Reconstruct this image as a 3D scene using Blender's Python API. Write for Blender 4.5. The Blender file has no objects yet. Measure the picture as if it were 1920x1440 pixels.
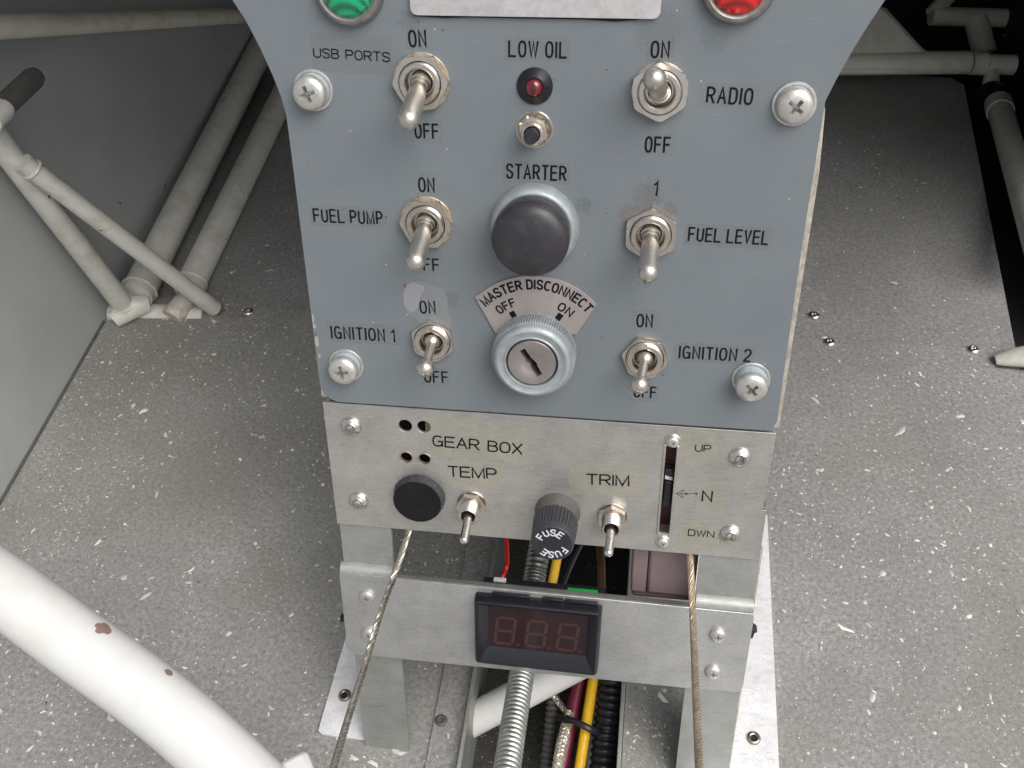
import bpy, bmesh, math, random
from mathutils import Vector, Matrix, noise
from mathutils.geometry import tessellate_polygon
random.seed(7)
R = math.radians
SC = bpy.context.scene
COL = SC.collection

# ------------------------------------------------------------------ camera
# all lengths below are millimetres; the world is metres.  Origin of the (X, Y, Z) millimetre
# frame: a point in the middle of the grey switch panel.  X right, Y forward, Z up.
F = 1798.7
CW = ((0.98974376, 0.06460437, -0.12741103),
      (0.13227352, -0.75130536, 0.6465632),
      (-0.05395378, -0.656785, -0.75214523))
CAM = Vector((34.166, -227.337, 190.999))
ZF = -230.57                                    # floor height
MM = 0.001
cam = bpy.data.cameras.new('camera'); co = bpy.data.objects.new('camera', cam); COL.objects.link(co)
m = Matrix.Identity(4)
for r in range(3):
    m[r][0] = CW[r][0]; m[r][1] = -CW[r][1]; m[r][2] = -CW[r][2]
    m[r][3] = (CAM[r] - (ZF if r == 2 else 0)) * MM
co.matrix_world = m
cam.sensor_width = 36; cam.lens = F / 1920 * 36
cam.clip_start = 0.005; cam.clip_end = 50
cam.dof.use_dof = False
SC.camera = co

# ------------------------------------------------------------------ light
EL, AZ = R(56), R(124)                          # soft overcast light from behind and the right
w = bpy.data.worlds.new('World'); SC.world = w; w.use_nodes = True
nt = w.node_tree; nt.nodes.clear()
sky = nt.nodes.new('ShaderNodeTexSky'); sky.sky_type = 'NISHITA'; sky.sun_disc = False
sky.sun_elevation = EL; sky.sun_rotation = AZ; sky.air_density = 1.0; sky.dust_density = 4.0; sky.ozone_density = 1.0
hs = nt.nodes.new('ShaderNodeHueSaturation'); hs.inputs['Saturation'].default_value = 0.35
bg = nt.nodes.new('ShaderNodeBackground'); bg.inputs['Strength'].default_value = 0.12
ow = nt.nodes.new('ShaderNodeOutputWorld')
nt.links.new(sky.outputs[0], hs.inputs['Color']); nt.links.new(hs.outputs[0], bg.inputs['Color']); nt.links.new(bg.outputs[0], ow.inputs['Surface'])
sl = bpy.data.lights.new('sun', 'SUN'); sl.energy = 2.0; sl.angle = R(50); sl.color = (1, 0.97, 0.93)
so = bpy.data.objects.new('sun', sl); COL.objects.link(so)
sd = Vector((math.sin(AZ) * math.cos(EL), math.cos(AZ) * math.cos(EL), math.sin(EL)))
so.rotation_euler = sd.to_track_quat('Z', 'Y').to_euler()
SC.view_settings.view_transform = 'Standard'; SC.view_settings.look = 'None'
SC.view_settings.exposure = 0.3; SC.view_settings.gamma = 1.0

# ------------------------------------------------------------------ coordinates
SA, CA = 0.34214, 0.93965                       # the console leans back 20 degrees
VU = Vector((0, SA, CA)); NN = Vector((0, -CA, SA))
def ray(x, y):
    a, b = (x - 960) / F, (y - 720) / F
    return Vector([c[0] * a + c[1] * b + c[2] for c in CW])
def P(x, y, h=0.0):                             # point of the panel plane (h mm proud of it)
    r = ray(x, y); t = (-(CAM.dot(NN)) + h) / r.dot(NN); q = CAM + r * t
    return Vector((q.x, q.dot(VU)))
def PH(x, y, h=0.0):
    q = P(x, y, h); return Vector((q.x, q.y, h))
def FL(x, y, z=0.0):                            # point of the floor
    r = ray(x, y); t = (ZF + z - CAM.z) / r.z; return CAM + r * t
def DP(x, y, d):                                # point at distance d along the view
    return CAM + ray(x, y) * d
def WX(x, y, X):
    r = ray(x, y); return CAM + r * ((X - CAM.x) / r.x)
def WY(x, y, Y):
    r = ray(x, y); return CAM + r * ((Y - CAM.y) / r.y)
def to_panel(q):                                # world mm -> (u, v, h)
    return Vector((q.x, q.dot(VU), q.dot(NN)))

# ------------------------------------------------------------------ materials
def mat(name, col, rough=0.5, metal=0.0, spec=0.5, coat=0.0):
    m = bpy.data.materials.new(name); m.use_nodes = True
    b = m.node_tree.nodes['Principled BSDF']
    b.inputs['Base Color'].default_value = (*col, 1); b.inputs['Roughness'].default_value = rough
    b.inputs['Metallic'].default_value = metal
    b.inputs['Specular IOR Level'].default_value = spec
    b.inputs['Coat Weight'].default_value = coat
    return m
class NT:
    def __init__(s, m):
        s.t = m.node_tree; s.b = s.t.nodes['Principled BSDF']; s.tc = s.t.nodes.new('ShaderNodeTexCoord')
    def n(s, k, **kw):
        d = s.t.nodes.new(k)
        for a, v in kw.items(): setattr(d, a, v)
        return d
    def l(s, a, b): s.t.links.new(a, b)
    def co(s, scale=(1, 1, 1), rot=(0, 0, 0)):
        mp = s.n('ShaderNodeMapping'); mp.inputs['Scale'].default_value = scale; mp.inputs['Rotation'].default_value = rot
        s.l(s.tc.outputs['Object'], mp.inputs['Vector']); return mp.outputs[0]
    def noise(s, scale, det=4, rough=0.55, vec=None, dist=0):
        d = s.n('ShaderNodeTexNoise'); d.inputs['Scale'].default_value = scale; d.inputs['Detail'].default_value = det
        d.inputs['Roughness'].default_value = rough; d.inputs['Distortion'].default_value = dist
        s.l(vec or s.tc.outputs['Object'], d.inputs['Vector']); return d.outputs['Fac']
    def mr(s, v, a, b, c=0, d=1, smooth=False):
        r = s.n('ShaderNodeMapRange'); r.inputs[1].default_value = a; r.inputs[2].default_value = b
        r.inputs[3].default_value = c; r.inputs[4].default_value = d
        if smooth: r.interpolation_type = 'SMOOTHSTEP'
        s.l(v, r.inputs[0]); return r.outputs[0]
    def math(s, op, a, b):
        r = s.n('ShaderNodeMath', operation=op)
        for i, v in enumerate((a, b)):
            if isinstance(v, (int, float)): r.inputs[i].default_value = v
            else: s.l(v, r.inputs[i])
        return r.outputs[0]
    def mix(s, fac, a, b):
        r = s.n('ShaderNodeMix', data_type='RGBA')
        if isinstance(fac, (int, float)): r.inputs[0].default_value = fac
        else: s.l(fac, r.inputs[0])
        for i, v in ((6, a), (7, b)):
            if isinstance(v, tuple): r.inputs[i].default_value = (*v, 1)
            else: s.l(v, r.inputs[i])
        return r.outputs[2]
    def bump(s, h, strength=0.3, dist=0.0002):
        r = s.n('ShaderNodeBump'); r.inputs['Strength'].default_value = strength; r.inputs['Distance'].default_value = dist
        s.l(h, r.inputs['Height']); s.l(r.outputs[0], s.b.inputs['Normal'])
    def base(s, c): s.l(c, s.b.inputs['Base Color'])
    def rough(s, c): s.l(c, s.b.inputs['Roughness'])
    def blob(s, x, y, z, r0, r1):               # 1 inside radius r0, 0 beyond r1 (mm, object space)
        d = s.n('ShaderNodeVectorMath', operation='DISTANCE'); s.l(s.tc.outputs['Object'], d.inputs[0])
        d.inputs[1].default_value = (x * MM, y * MM, z * MM)
        return s.mr(d.outputs['Value'], r0 * MM, r1 * MM, 1, 0)

def worn(name, col, rough=0.4, metal=0.0, var=0.12, scale=300, dirt=(0.10, 0.08, 0.05), dirt_amt=0.0, bump=0.1, bscale=1500, dist=0.0001, chips=None, chip_thr=0.72, chip_scale=220, spec=0.5):
    m = mat(name, col, rough, metal, spec); n = NT(m)
    a = n.noise(scale, 5); b = n.noise(scale * 0.17, 3)
    f = n.mr(n.math('ADD', a, b), 0.7, 1.3, 0, 1)
    c = n.mix(f, tuple(x * (1 - var) for x in col), tuple(min(1, x * (1 + var)) for x in col))
    if dirt_amt:
        d = n.math('MULTIPLY', n.mr(n.noise(scale * 0.6, 8, 0.7, dist=0.5), 0.5, 0.75), dirt_amt)
        c = n.mix(d, c, dirt)
    if chips:
        k = n.mr(n.noise(chip_scale, 3, 0.6), chip_thr, chip_thr + 0.02)
        c = n.mix(k, c, chips)
    n.base(c)
    n.rough(n.mr(n.noise(scale * 0.8, 4), 0.3, 0.7, rough * 0.8, min(1, rough * 1.25)))
    if bump: n.bump(n.noise(bscale, 4), bump, dist)
    return m

M = {}
def make_materials():
    # grey enamel of the switch panel
    m = mat('grey_enamel', (0.13, 0.15, 0.167), 0.42, 0, 0.5); n = NT(m)
    c = n.mix(n.mr(n.noise(45, 4), 0.35, 0.65), (0.150, 0.168, 0.180), (0.168, 0.187, 0.198))
    c = n.mix(n.mr(n.noise(2600, 2), 0.3, 0.75), c, (0.160, 0.182, 0.200))
    # dust specks, dark specks
    vo = n.n('ShaderNodeTexVoronoi'); vo.inputs['Scale'].default_value = 130; n.l(n.tc.outputs['Object'], vo.inputs['Vector'])
    c = n.mix(n.math('MULTIPLY', n.mr(vo.outputs['Distance'], 0.035, 0.045, 1, 0), n.mr(n.noise(60, 2), 0.5, 0.52)), c, (0.06, 0.06, 0.06))
    v2 = n.n('ShaderNodeTexVoronoi'); v2.inputs['Scale'].default_value = 170; n.l(n.co((1, 1, 1), (0, 0, 0.7)), v2.inputs['Vector'])
    c = n.mix(n.math('MULTIPLY', n.mr(v2.outputs['Distance'], 0.03, 0.045, 1, 0), n.mr(n.noise(75, 2), 0.52, 0.54)), c, (0.5, 0.52, 0.54))
    # grime with a shape of its own: rust ring by the fuel level switch, smears near labels
    for (px, py, r0, r1, col, th) in ((1215, 372, 2, 10, (0.10, 0.075, 0.05), 0.52), (1180, 400, 1, 7, (0.14, 0.06, 0.035), 0.5),
                                      (1255, 395, 1, 6, (0.12, 0.055, 0.03), 0.52), (845, 560, 1, 6, (0.085, 0.088, 0.075), 0.5),
                                      (1235, 58, 3, 13, (0.11, 0.115, 0.11), 0.5), (1095, 385, 1, 6, (0.07, 0.08, 0.085), 0.56),
                                      (935, 612, 1, 6, (0.10, 0.10, 0.09), 0.53), (765, 40, 1, 7, (0.085, 0.095, 0.10), 0.54), (1340, 70, 2, 9, (0.10, 0.115, 0.125), 0.56)):
        q = P(px, py); b = n.blob(q.x, q.y, 0, r0, r1)
        s = n.mr(n.math('MULTIPLY', b, n.noise(700, 6, 0.7)), th * 0.55, th * 0.55 + 0.12)
        c = n.mix(n.math('MULTIPLY', n.math('MULTIPLY', s, n.mr(n.noise(1500, 5, 0.75), .38, .6)), 0.55), c, col)
    for rot_, th_ in ((0.4, .70), (1.7, .715), (2.6, .72)):   # hairline scratches
        c = n.mix(n.mr(n.noise(60, 3, .5, n.co((1, 26, 1), (0, 0, rot_))), th_, th_ + .015, 0, .45), c, (0.23, 0.25, 0.265))
    n.base(c); n.rough(n.mr(n.noise(300, 5), 0.3, 0.7, 0.28, 0.44)); n.bump(n.noise(900, 3), 0.12, 0.0001); M['enamel'] = m
    # bare aluminium sheets
    for nm, col, rg in (('aluminium', (0.48, 0.466, 0.438), 0.42), ('aluminium_bright', (0.51, 0.51, 0.50), 0.4), ('aluminium_leg', (0.42, 0.425, 0.40), 0.5), ('aluminium_foot', (0.74, 0.74, 0.75), 0.55)):
        m = mat(nm, col, rg, 0.25 if 'foot' in nm else 0.72); n = NT(m)
        g = n.noise(220, 6, 0.6, n.co((1, 7, 1), (0, 0, R(-8)))); cl = n.noise(70, 5, 0.65)
        c = n.mix(n.mr(cl, 0.35, 0.68), tuple(x * 0.80 for x in col), tuple(x * 1.06 for x in col))
        c = n.mix(n.mr(g, 0.35, 0.7, 0, 0.55), c, tuple(x * 1.15 for x in col))
        sp = n.mr(n.noise(1900, 3, 0.6), 0.62, 0.75, 0, 0.5)
        c = n.mix(sp, c, tuple(min(1, x * 1.45) for x in col))
        dk = n.math('MULTIPLY', n.mr(n.noise(420, 8, 0.75), 0.58, 0.72), n.mr(n.noise(38, 3), 0.45, 0.62))
        c = n.mix(n.math('MULTIPLY', dk, 0.6), c, tuple(x * 0.45 for x in col))
        for rot_, sc2, th_, up_ in ((0.12, 150, .64, 1.45), (-0.5, 110, .66, .6), (0.9, 120, .67, 1.4), (-1.1, 90, .67, .62)):
            c = n.mix(n.mr(n.noise(sc2, 4, .6, n.co((1, 16, 1), (0, 0, rot_))), th_, th_ + .05, 0, .6), c, tuple(min(1, x * up_) for x in col))
        c = n.mix(n.mr(n.noise(1300, 3, .7), .33, .45, .55, 0), c, tuple(x * .6 for x in col))
        n.base(c); n.rough(n.mr(g, 0.3, 0.7, rg - 0.1, rg + 0.12)); n.bump(n.noise(1500, 4, 0.6, n.co((1, 6, 1), (0, 0, R(-8)))), 0.22, 0.0001)
        M[nm] = m
    M['nickel'] = worn('nickel', (0.66, 0.60, 0.535), 0.27, 0.95, 0.08, 500, (0.25, 0.17, 0.10), 0.25, 0.1)
    M['nickel_dark'] = worn('nickel_dark', (0.36, 0.31, 0.25), 0.35, 1.0, 0.25, 500, (0.10, 0.06, 0.03), 0.6, 0.2)
    M['lever'] = worn('lever_satin', (0.58, 0.545, 0.49), 0.36, 0.95, 0.06, 900, (0.15, 0.11, 0.08), 0.25, 0.25, 3000)
    M['brass_rust'] = worn('rusty_washer', (0.50, 0.44, 0.34), 0.42, 0.8, 0.25, 600, (0.22, 0.09, 0.03), 0.9, 0.3)
    M['screw'] = worn('screw_zinc', (0.62, 0.61, 0.57), 0.36, 0.75, 0.12, 500, (0.30, 0.26, 0.18), 0.5, 0.15)
    M['steel'] = worn('polished_steel', (0.68, 0.66, 0.63), 0.27, 1.0, 0.05, 200, (0.2, 0.17, 0.12), 0.0, 0.05)
    M['spacer'] = worn('pale_spacer', (0.40, 0.46, 0.50), 0.5, 0.0, 0.1, 500, (0.2, 0.2, 0.2), 0.2)
    M['zinc'] = worn('zinc_bezel', (0.36, 0.39, 0.40), 0.56, 0.5, 0.18, 300, (0.24, 0.25, 0.25), 0.5, 0.15)
    M['mauve_steel'] = worn('keylock_steel', (0.40, 0.355, 0.345), 0.38, 0.8, 0.10, 300, (0.2, 0.15, 0.12), 0.2, 0.1)
    M['legend'] = worn('legend_plate', (0.41, 0.365, 0.35), 0.45, 0.55, 0.07, 200, (0.3, 0.25, 0.15), 0.15, 0.15)
    M['nameplate'] = worn('name_plate', (0.60, 0.575, 0.57), 0.45, 0.6, 0.10, 420, (0.35, 0.33, 0.32), 0.5, 0.2)
    M['black'] = worn('black_plastic', (0.016, 0.017, 0.022), 0.42, 0, 0.2, 600, (0.08, 0.075, 0.07), 0.35, 0.2)
    M['bezel_black'] = worn('meter_frame_plastic', (0.007, 0.0075, 0.011), 0.38, 0, 0.15, 900, (0.07, 0.07, 0.08), 0.2, 0.35, 4000)
    M['button'] = worn('starter_rubber', (0.028, 0.026, 0.031), 0.38, 0, 0.15, 400, (0.085, 0.08, 0.07), 0.45, 0.3, 2500)
    M['fuse_black'] = worn('fuse_cap_plastic', (0.035, 0.035, 0.042), 0.45, 0, 0.15, 900, (0.10, 0.095, 0.085), 0.4, 0.3)
    M['fuse_grey'] = worn('fuse_base_plastic', (0.085, 0.083, 0.078), 0.5, 0, 0.15, 900, (0.2, 0.19, 0.16), 0.35, 0.3)
    M['rubber_cut'] = worn('rough_rubber', (0.030, 0.031, 0.036), 0.4, 0, 0.5, 1500, (0.16, 0.16, 0.17), 0.5, 1.0, 2500, 0.0004)
    M['rubber'] = worn('flat_rubber', (0.007, 0.007, 0.008), 0.42, 0, 0.3, 700, (0.03, 0.028, 0.026), 0.4, 0.25, spec=0.25)
    M['ink'] = mat('black_ink', (0.006, 0.006, 0.010), 0.6, 0, 0.15)
    M['white_ink'] = worn('white_print', (0.60, 0.64, 0.68), 0.5, 0, 0.1, 900, (0.3, 0.3, 0.3), 0.3, 0)
    M['dark'] = mat('hole_shade', (0.006, 0.006, 0.007), 0.7)  # near-black fill for holes and gaps, shade put into the colour
    M['slot_red'] = mat('dark_red_strip', (0.040, 0.006, 0.006), 0.45)
    M['paint_edge'] = worn('raw_edge', (0.42, 0.385, 0.33), 0.55, 0.1, 0.25, 500, (0.15, 0.12, 0.09), 0.7, 0.3)
    M['white_tube'] = worn('white_tube_paint', (0.66, 0.655, 0.635), 0.28, 0, 0.05, 60, (0.45, 0.40, 0.30), 0.18, 0.06, 900, chips=(0.16, 0.075, 0.055), chip_thr=0.765, chip_scale=70)
    M['frame_tube'] = worn('frame_tube_paint', (0.62, 0.61, 0.555), 0.34, 0, 0.10, 90, (0.24, 0.18, 0.11), 0.45, 0.12, 700, chips=(0.06, 0.045, 0.035), chip_thr=0.71, chip_scale=120)
    M['rust_tube'] = worn('rusty_tube_end', (0.56, 0.52, 0.45), 0.5, 0, 0.2, 120, (0.26, 0.11, 0.05), 0.9, 0.3)
    M['beige_tube'] = worn('old_cream_paint', (0.74, 0.71, 0.60), 0.42, 0, 0.12, 60, (0.22, 0.17, 0.10), 0.5, 0.15)
    M['wall'] = worn('side_wall_paint', (0.40, 0.42, 0.415), 0.5, 0, 0.05, 25, (0.07, 0.07, 0.065), 0.10, 0.12, 1200, chips=(0.05, 0.05, 0.046), chip_thr=0.735, chip_scale=110)
    M['cowl'] = mat('interior_black', (0.012, 0.011, 0.011), 0.75); M['cowl_inner'] = mat('cowl_bounce', (0.25, 0.245, 0.23), 0.7)  # cowl_inner is grey so the unseen cowl bounces light
    M['grip'] = worn('grey_grip', (0.10, 0.097, 0.09), 0.6, 0, 0.2, 300, (0.03, 0.03, 0.03), 0.4)
    M['mauve'] = worn('mauve_servo_case', (0.21, 0.15, 0.15), 0.6, 0, 0.08, 300, (0.08, 0.04, 0.04), 0.2, 0.35, 2500)
    M['flex'] = worn('flex_conduit', (0.42, 0.43, 0.40), 0.42, 0.95, 0.18, 400, (0.12, 0.11, 0.09), 0.7, 0.2)
    M['braid'] = worn('braided_shield', (0.55, 0.50, 0.42), 0.4, 0.7, 0.2, 900, (0.2, 0.17, 0.12), 0.5)
    M['rope_grey'] = worn('steel_rope', (0.50, 0.475, 0.42), 0.34, 0.95, 0.2, 500, (0.16, 0.13, 0.09), 0.6, 0.2)
    M['rope_tan'] = worn('waxed_steel_rope', (0.52, 0.43, 0.32), 0.42, 0.75, 0.2, 500, (0.20, 0.13, 0.07), 0.6, 0.2)
    for k, c, r in (('red', (0.42, 0.006, 0.008), 0.35), ('maroon', (0.14, 0.012, 0.03), 0.4), ('yellow', (0.72, 0.42, 0.012), 0.4), ('grey_hose', (0.12, 0.125, 0.13), 0.45), ('brown_wire', (0.12, 0.06, 0.02), 0.5), ('black_hose', (0.012, 0.012, 0.016), 0.38), ('green_plug', (0.02, 0.42, 0.08), 0.4), ('white_plug', (0.7, 0.7, 0.7), 0.4)):
        M[k] = worn(k + '_insulation', c, r, 0, 0.1, 300, (0.05, 0.04, 0.03), 0.2)
    # lenses
    for k, c in (('lens_green', (0.0, 0.30, 0.13)), ('lens_red', (0.55, 0.008, 0.008)), ('led_red', (0.16, 0.004, 0.010))):
        m = mat(k, c, 0.12, 0, 0.6, 0.6); n = NT(m); wv = n.n('ShaderNodeTexWave', wave_type='RINGS'); wv.inputs['Scale'].default_value = 260 if 'lens' in k else 900
        n.l(n.tc.outputs['Object'], wv.inputs['Vector'])
        n.base(n.mix(wv.outputs['Fac'], tuple(x * 0.45 for x in c), tuple(min(1, x * 1.3) for x in c))); M[k] = m
    M['bezel_metal'] = worn('lamp_bezel', (0.34, 0.33, 0.30), 0.4, 0.9, 0.2, 400, (0.12, 0.11, 0.09), 0.6)
    M['display'] = mat('display_window', (0.022, 0.010, 0.012), 0.2, 0, 0.4)
    M['segment'] = mat('display_segment', (0.052, 0.020, 0.022), 0.3)
    # clear label tape: a thin film, mostly see-through
    for k, c, t in (('tape', (0.26, 0.29, 0.28), 0.93), ('tape_aged', (0.27, 0.285, 0.26), 0.88), ('tape_warm', (0.50, 0.475, 0.34), 0.90), ('lacquer', (0.36, 0.365, 0.385), 0.40), ('lacquer2', (0.30, 0.315, 0.325), 0.55)):
        m = mat(k, c, 0.28, 0, 0.5); n = NT(m); tr = n.n('ShaderNodeBsdfTransparent'); mx = n.n('ShaderNodeMixShader')
        f = n.mr(n.noise(90, 3), 0.3, 0.7, min(1, t + 0.04), t - 0.04)
        out = n.t.nodes['Material Output']; n.l(f, mx.inputs[0]); n.l(n.b.outputs[0], mx.inputs[1]); n.l(tr.outputs[0], mx.inputs[2]); n.l(mx.outputs[0], out.inputs['Surface'])
        M[k] = m
    # non-skid floor paint; far and pit copies darkened, shade put into their colour
    for nm, ca, cb in (('floor_paint', (0.30, 0.296, 0.285), (0.41, 0.405, 0.388)), ('floor_far_shaded', (0.285, 0.283, 0.277), (0.385, 0.382, 0.374)), ('floor_pit_shaded', (0.055, 0.053, 0.048), (0.10, 0.097, 0.09))):
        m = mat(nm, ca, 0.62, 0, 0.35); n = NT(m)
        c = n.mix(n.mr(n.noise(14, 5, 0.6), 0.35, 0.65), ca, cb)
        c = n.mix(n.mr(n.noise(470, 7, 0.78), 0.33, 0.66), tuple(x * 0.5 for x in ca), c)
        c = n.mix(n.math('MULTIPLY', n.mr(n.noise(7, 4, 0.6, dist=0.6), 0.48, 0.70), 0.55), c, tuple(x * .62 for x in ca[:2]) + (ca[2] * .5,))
        # crisp small flecks of worn paint, stretched at random angles
        for sc, rot, th, amt in ((420, 0.5, 0.70, 0.65), (560, 1.9, 0.69, 0.6), (900, 0.1, 0.68, 0.5)):
            v = n.noise(sc, 2, 0.5, n.co((1, 2.2, 1), (0, 0, rot)))
            c = n.mix(n.mr(v, th, th + 0.05, 0, amt), c, (0.62, 0.62, 0.585))
        c = n.mix(n.mr(n.noise(900, 3, 0.6, n.co((1, 2.5, 1), (0, 0, .8))), 0.33, 0.40, 0.55, 0), c, tuple(x * .35 for x in ca))
        n.base(c); n.rough(n.mr(n.noise(330, 4), 0.3, 0.7, 0.45, 0.75))
        n.bump(n.noise(620, 6, 0.7), 0.6, 0.0006); M[nm] = m
    m = mat('chip', (0.62, 0.60, 0.50), 0.6); n = NT(m)
    at = n.n('ShaderNodeAttribute', attribute_name='tone'); n.base(n.mix(at.outputs['Fac'], (0.46, 0.455, 0.42), (0.80, 0.77, 0.66))); M['chip'] = m
make_materials()

# ------------------------------------------------------------------ mesh helpers
class MB:
    def __init__(s): s.v = []; s.f = []
    def add(s, vs, fs):
        o = len(s.v); s.v += [tuple(q) for q in vs]; s.f += [tuple(i + o for i in f) for f in fs]; return s
    def box(s, a, b):
        (x0, y0, z0), (x1, y1, z1) = a, b
        return s.add([(x0, y0, z0), (x1, y0, z0), (x1, y1, z0), (x0, y1, z0), (x0, y0, z1), (x1, y0, z1), (x1, y1, z1), (x0, y1, z1)],
                     [(3, 2, 1, 0), (4, 5, 6, 7), (0, 1, 5, 4), (1, 2, 6, 5), (2, 3, 7, 6), (3, 0, 4, 7)])
    def prism(s, poly, z0, z1, holes=()):       # flat outline in x, y with holes
        loops = [[Vector((p[0], p[1], 0)) for p in l] for l in [poly, *holes]]
        def area(l): return sum(l[i - 1].x * l[i].y - l[i].x * l[i - 1].y for i in range(len(l)))
        if area(loops[0]) < 0: loops[0].reverse()
        for l in loops[1:]:
            if area(l) > 0: l.reverse()
        flat = [p for l in loops for p in l]; n = len(flat); tri = tessellate_polygon(loops)
        vs = [(p.x, p.y, z0) for p in flat] + [(p.x, p.y, z1) for p in flat]; fs = []
        for t in tri:
            a, b, c = (flat[i] for i in t); t = tuple(t)
            if (b - a).cross(c - a).z < 0: t = t[::-1]
            fs += [tuple(i + n for i in t), t[::-1]]
        k = 0
        for l in loops:
            m = len(l); fs += [(k + i, k + (i + 1) % m, n + k + (i + 1) % m, n + k + i) for i in range(m)]; k += m
        return s.add(vs, fs)
    def lathe(s, prof, n=48, a0=0.0, mod=None): # closed solid of revolution about z; prof from axis bottom to axis top
        vs = []; fs = []; rings = []
        for k, (r, z) in enumerate(prof):
            if r <= 1e-6: rings.append([len(vs)]); vs.append((0, 0, z))
            else:
                rings.append(list(range(len(vs), len(vs) + n)))
                for i in range(n):
                    a = a0 + 2 * math.pi * i / n; rr = r * (mod(a, k, i) if mod else 1); vs.append((rr * math.cos(a), rr * math.sin(a), z))
        for A, B in zip(rings, rings[1:]):
            for i in range(n):
                j = (i + 1) % n
                if len(A) == 1 and len(B) == 1: continue
                if len(A) == 1: fs.append((A[0], B[j], B[i])[::-1] if False else (A[0], B[j], B[i]))
                elif len(B) == 1: fs.append((A[i], A[j], B[0]))
                else: fs.append((A[i], A[j], B[j], B[i]))
        return s.add(vs, fs)
    def sweep(s, pts, rad, n=10, cap=True, flat=1.0):
        pts = [Vector(p) for p in pts]; N = len(pts); vs = []; fs = []
        T = [(pts[min(i + 1, N - 1)] - pts[max(i - 1, 0)]).normalized() for i in range(N)]
        up = Vector((0, 0, 1)) if abs(T[0].z) < 0.9 else Vector((1, 0, 0))
        a = T[0].cross(up).normalized()
        for i in range(N):
            a = (a - T[i] * a.dot(T[i])).normalized(); b = T[i].cross(a)
            r = rad(i / (N - 1)) if callable(rad) else rad
            for k in range(n):
                t = 2 * math.pi * k / n; vs.append(pts[i] + a * (r * math.cos(t)) + b * (r * flat * math.sin(t)))
        for i in range(N - 1):
            for k in range(n):
                j = (k + 1) % n; fs.append((i * n + k, i * n + j, (i + 1) * n + j, (i + 1) * n + k))
        if cap: fs += [tuple(range(n))[::-1], tuple(range((N - 1) * n, N * n))]
        return s.add(vs, fs)
    def rot(s, mtx): s.v = [tuple(mtx @ Vector(v)) for v in s.v]; return s
    def mesh(s, name, mt, scale=MM, smooth=35):
        me = bpy.data.meshes.new(name); me.from_pydata([(a * scale, b * scale, c * scale) for a, b, c in s.v], [], s.f)
        bm = bmesh.new(); bm.from_mesh(me); bmesh.ops.recalc_face_normals(bm, faces=bm.faces); bm.to_mesh(me); bm.free()
        if mt: me.materials.append(mt)
        if smooth: shade(me, smooth)
        return me
def shade(me, ang=35):
    me.polygons.foreach_set('use_smooth', [True] * len(me.polygons)); me.set_sharp_from_angle(angle=R(ang)); me.update()
def cut(a, b, name, mt, smooth=35):             # a minus b, evaluated once, cutter removed
    oa = bpy.data.objects.new('tmp_a', a.mesh('ta', None, 1, 0)); ob = bpy.data.objects.new('tmp_b', b.mesh('tb', None, 1, 0))
    COL.objects.link(oa); COL.objects.link(ob)
    md = oa.modifiers.new('b', 'BOOLEAN'); md.operation = 'DIFFERENCE'; md.object = ob; md.solver = 'EXACT'
    dg = bpy.context.evaluated_depsgraph_get(); me = bpy.data.meshes.new_from_object(oa.evaluated_get(dg)); me.name = name
    bpy.data.objects.remove(oa); bpy.data.objects.remove(ob)
    me.transform(Matrix.Scale(MM, 4)); me.materials.clear(); me.materials.append(mt)
    if smooth: shade(me, smooth)
    return me
def obj(name, me, parent=None, loc=(0, 0, 0), rot=None, bevel=0, **props):
    o = bpy.data.objects.new(name, me); COL.objects.link(o); o.parent = parent
    o.location = Vector(loc) * MM
    if rot is not None:
        if isinstance(rot, (int, float)): o.rotation_euler = (0, 0, rot)
        else: o.rotation_euler = rot.to_euler()
    if bevel:
        b = o.modifiers.new('bevel', 'BEVEL'); b.width = bevel * MM; b.segments = 2; b.limit_method = 'ANGLE'; b.angle_limit = R(40); b.harden_normals = False
    for k, v in props.items(): o[k] = v
    return o
def top(o, label, cat, group=None):
    o['label'] = label; o['category'] = cat
    if group: o['group'] = group
    return o
def aim(d): return Vector(d).normalized().to_track_quat('Z', 'Y').to_matrix()
def bez(pts, n=24):                             # Catmull-Rom through points
    pts = [Vector(p) for p in pts]; out = []
    q = [pts[0] * 2 - pts[1]] + pts + [pts[-1] * 2 - pts[-2]]
    for i in range(1, len(q) - 2):
        for k in range(n):
            t = k / n; a, b, c, d = q[i - 1:i + 3]
            out.append(0.5 * ((2 * b) + (c - a) * t + (2 * a - 5 * b + 4 * c - d) * t * t + (3 * b - a - 3 * c + d) * t ** 3))
    return out + [pts[-1]]
def arc(cx, cy, rx, ry, a0, a1, n=12): return [(cx + rx * math.cos(R(a0 + (a1 - a0) * i / n)), cy + ry * math.sin(R(a0 + (a1 - a0) * i / n))) for i in range(n + 1)]
def rrect(x0, y0, x1, y1, r, n=5):
    return arc(x1 - r, y0 + r, r, r, -90, 0, n) + arc(x1 - r, y1 - r, r, r, 0, 90, n) + arc(x0 + r, y1 - r, r, r, 90, 180, n) + arc(x0 + r, y0 + r, r, r, 180, 270, n)
def circle(x, y, r, n=28): return [(x + r * math.cos(2 * math.pi * i / n), y + r * math.sin(2 * math.pi * i / n)) for i in range(n)]

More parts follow.
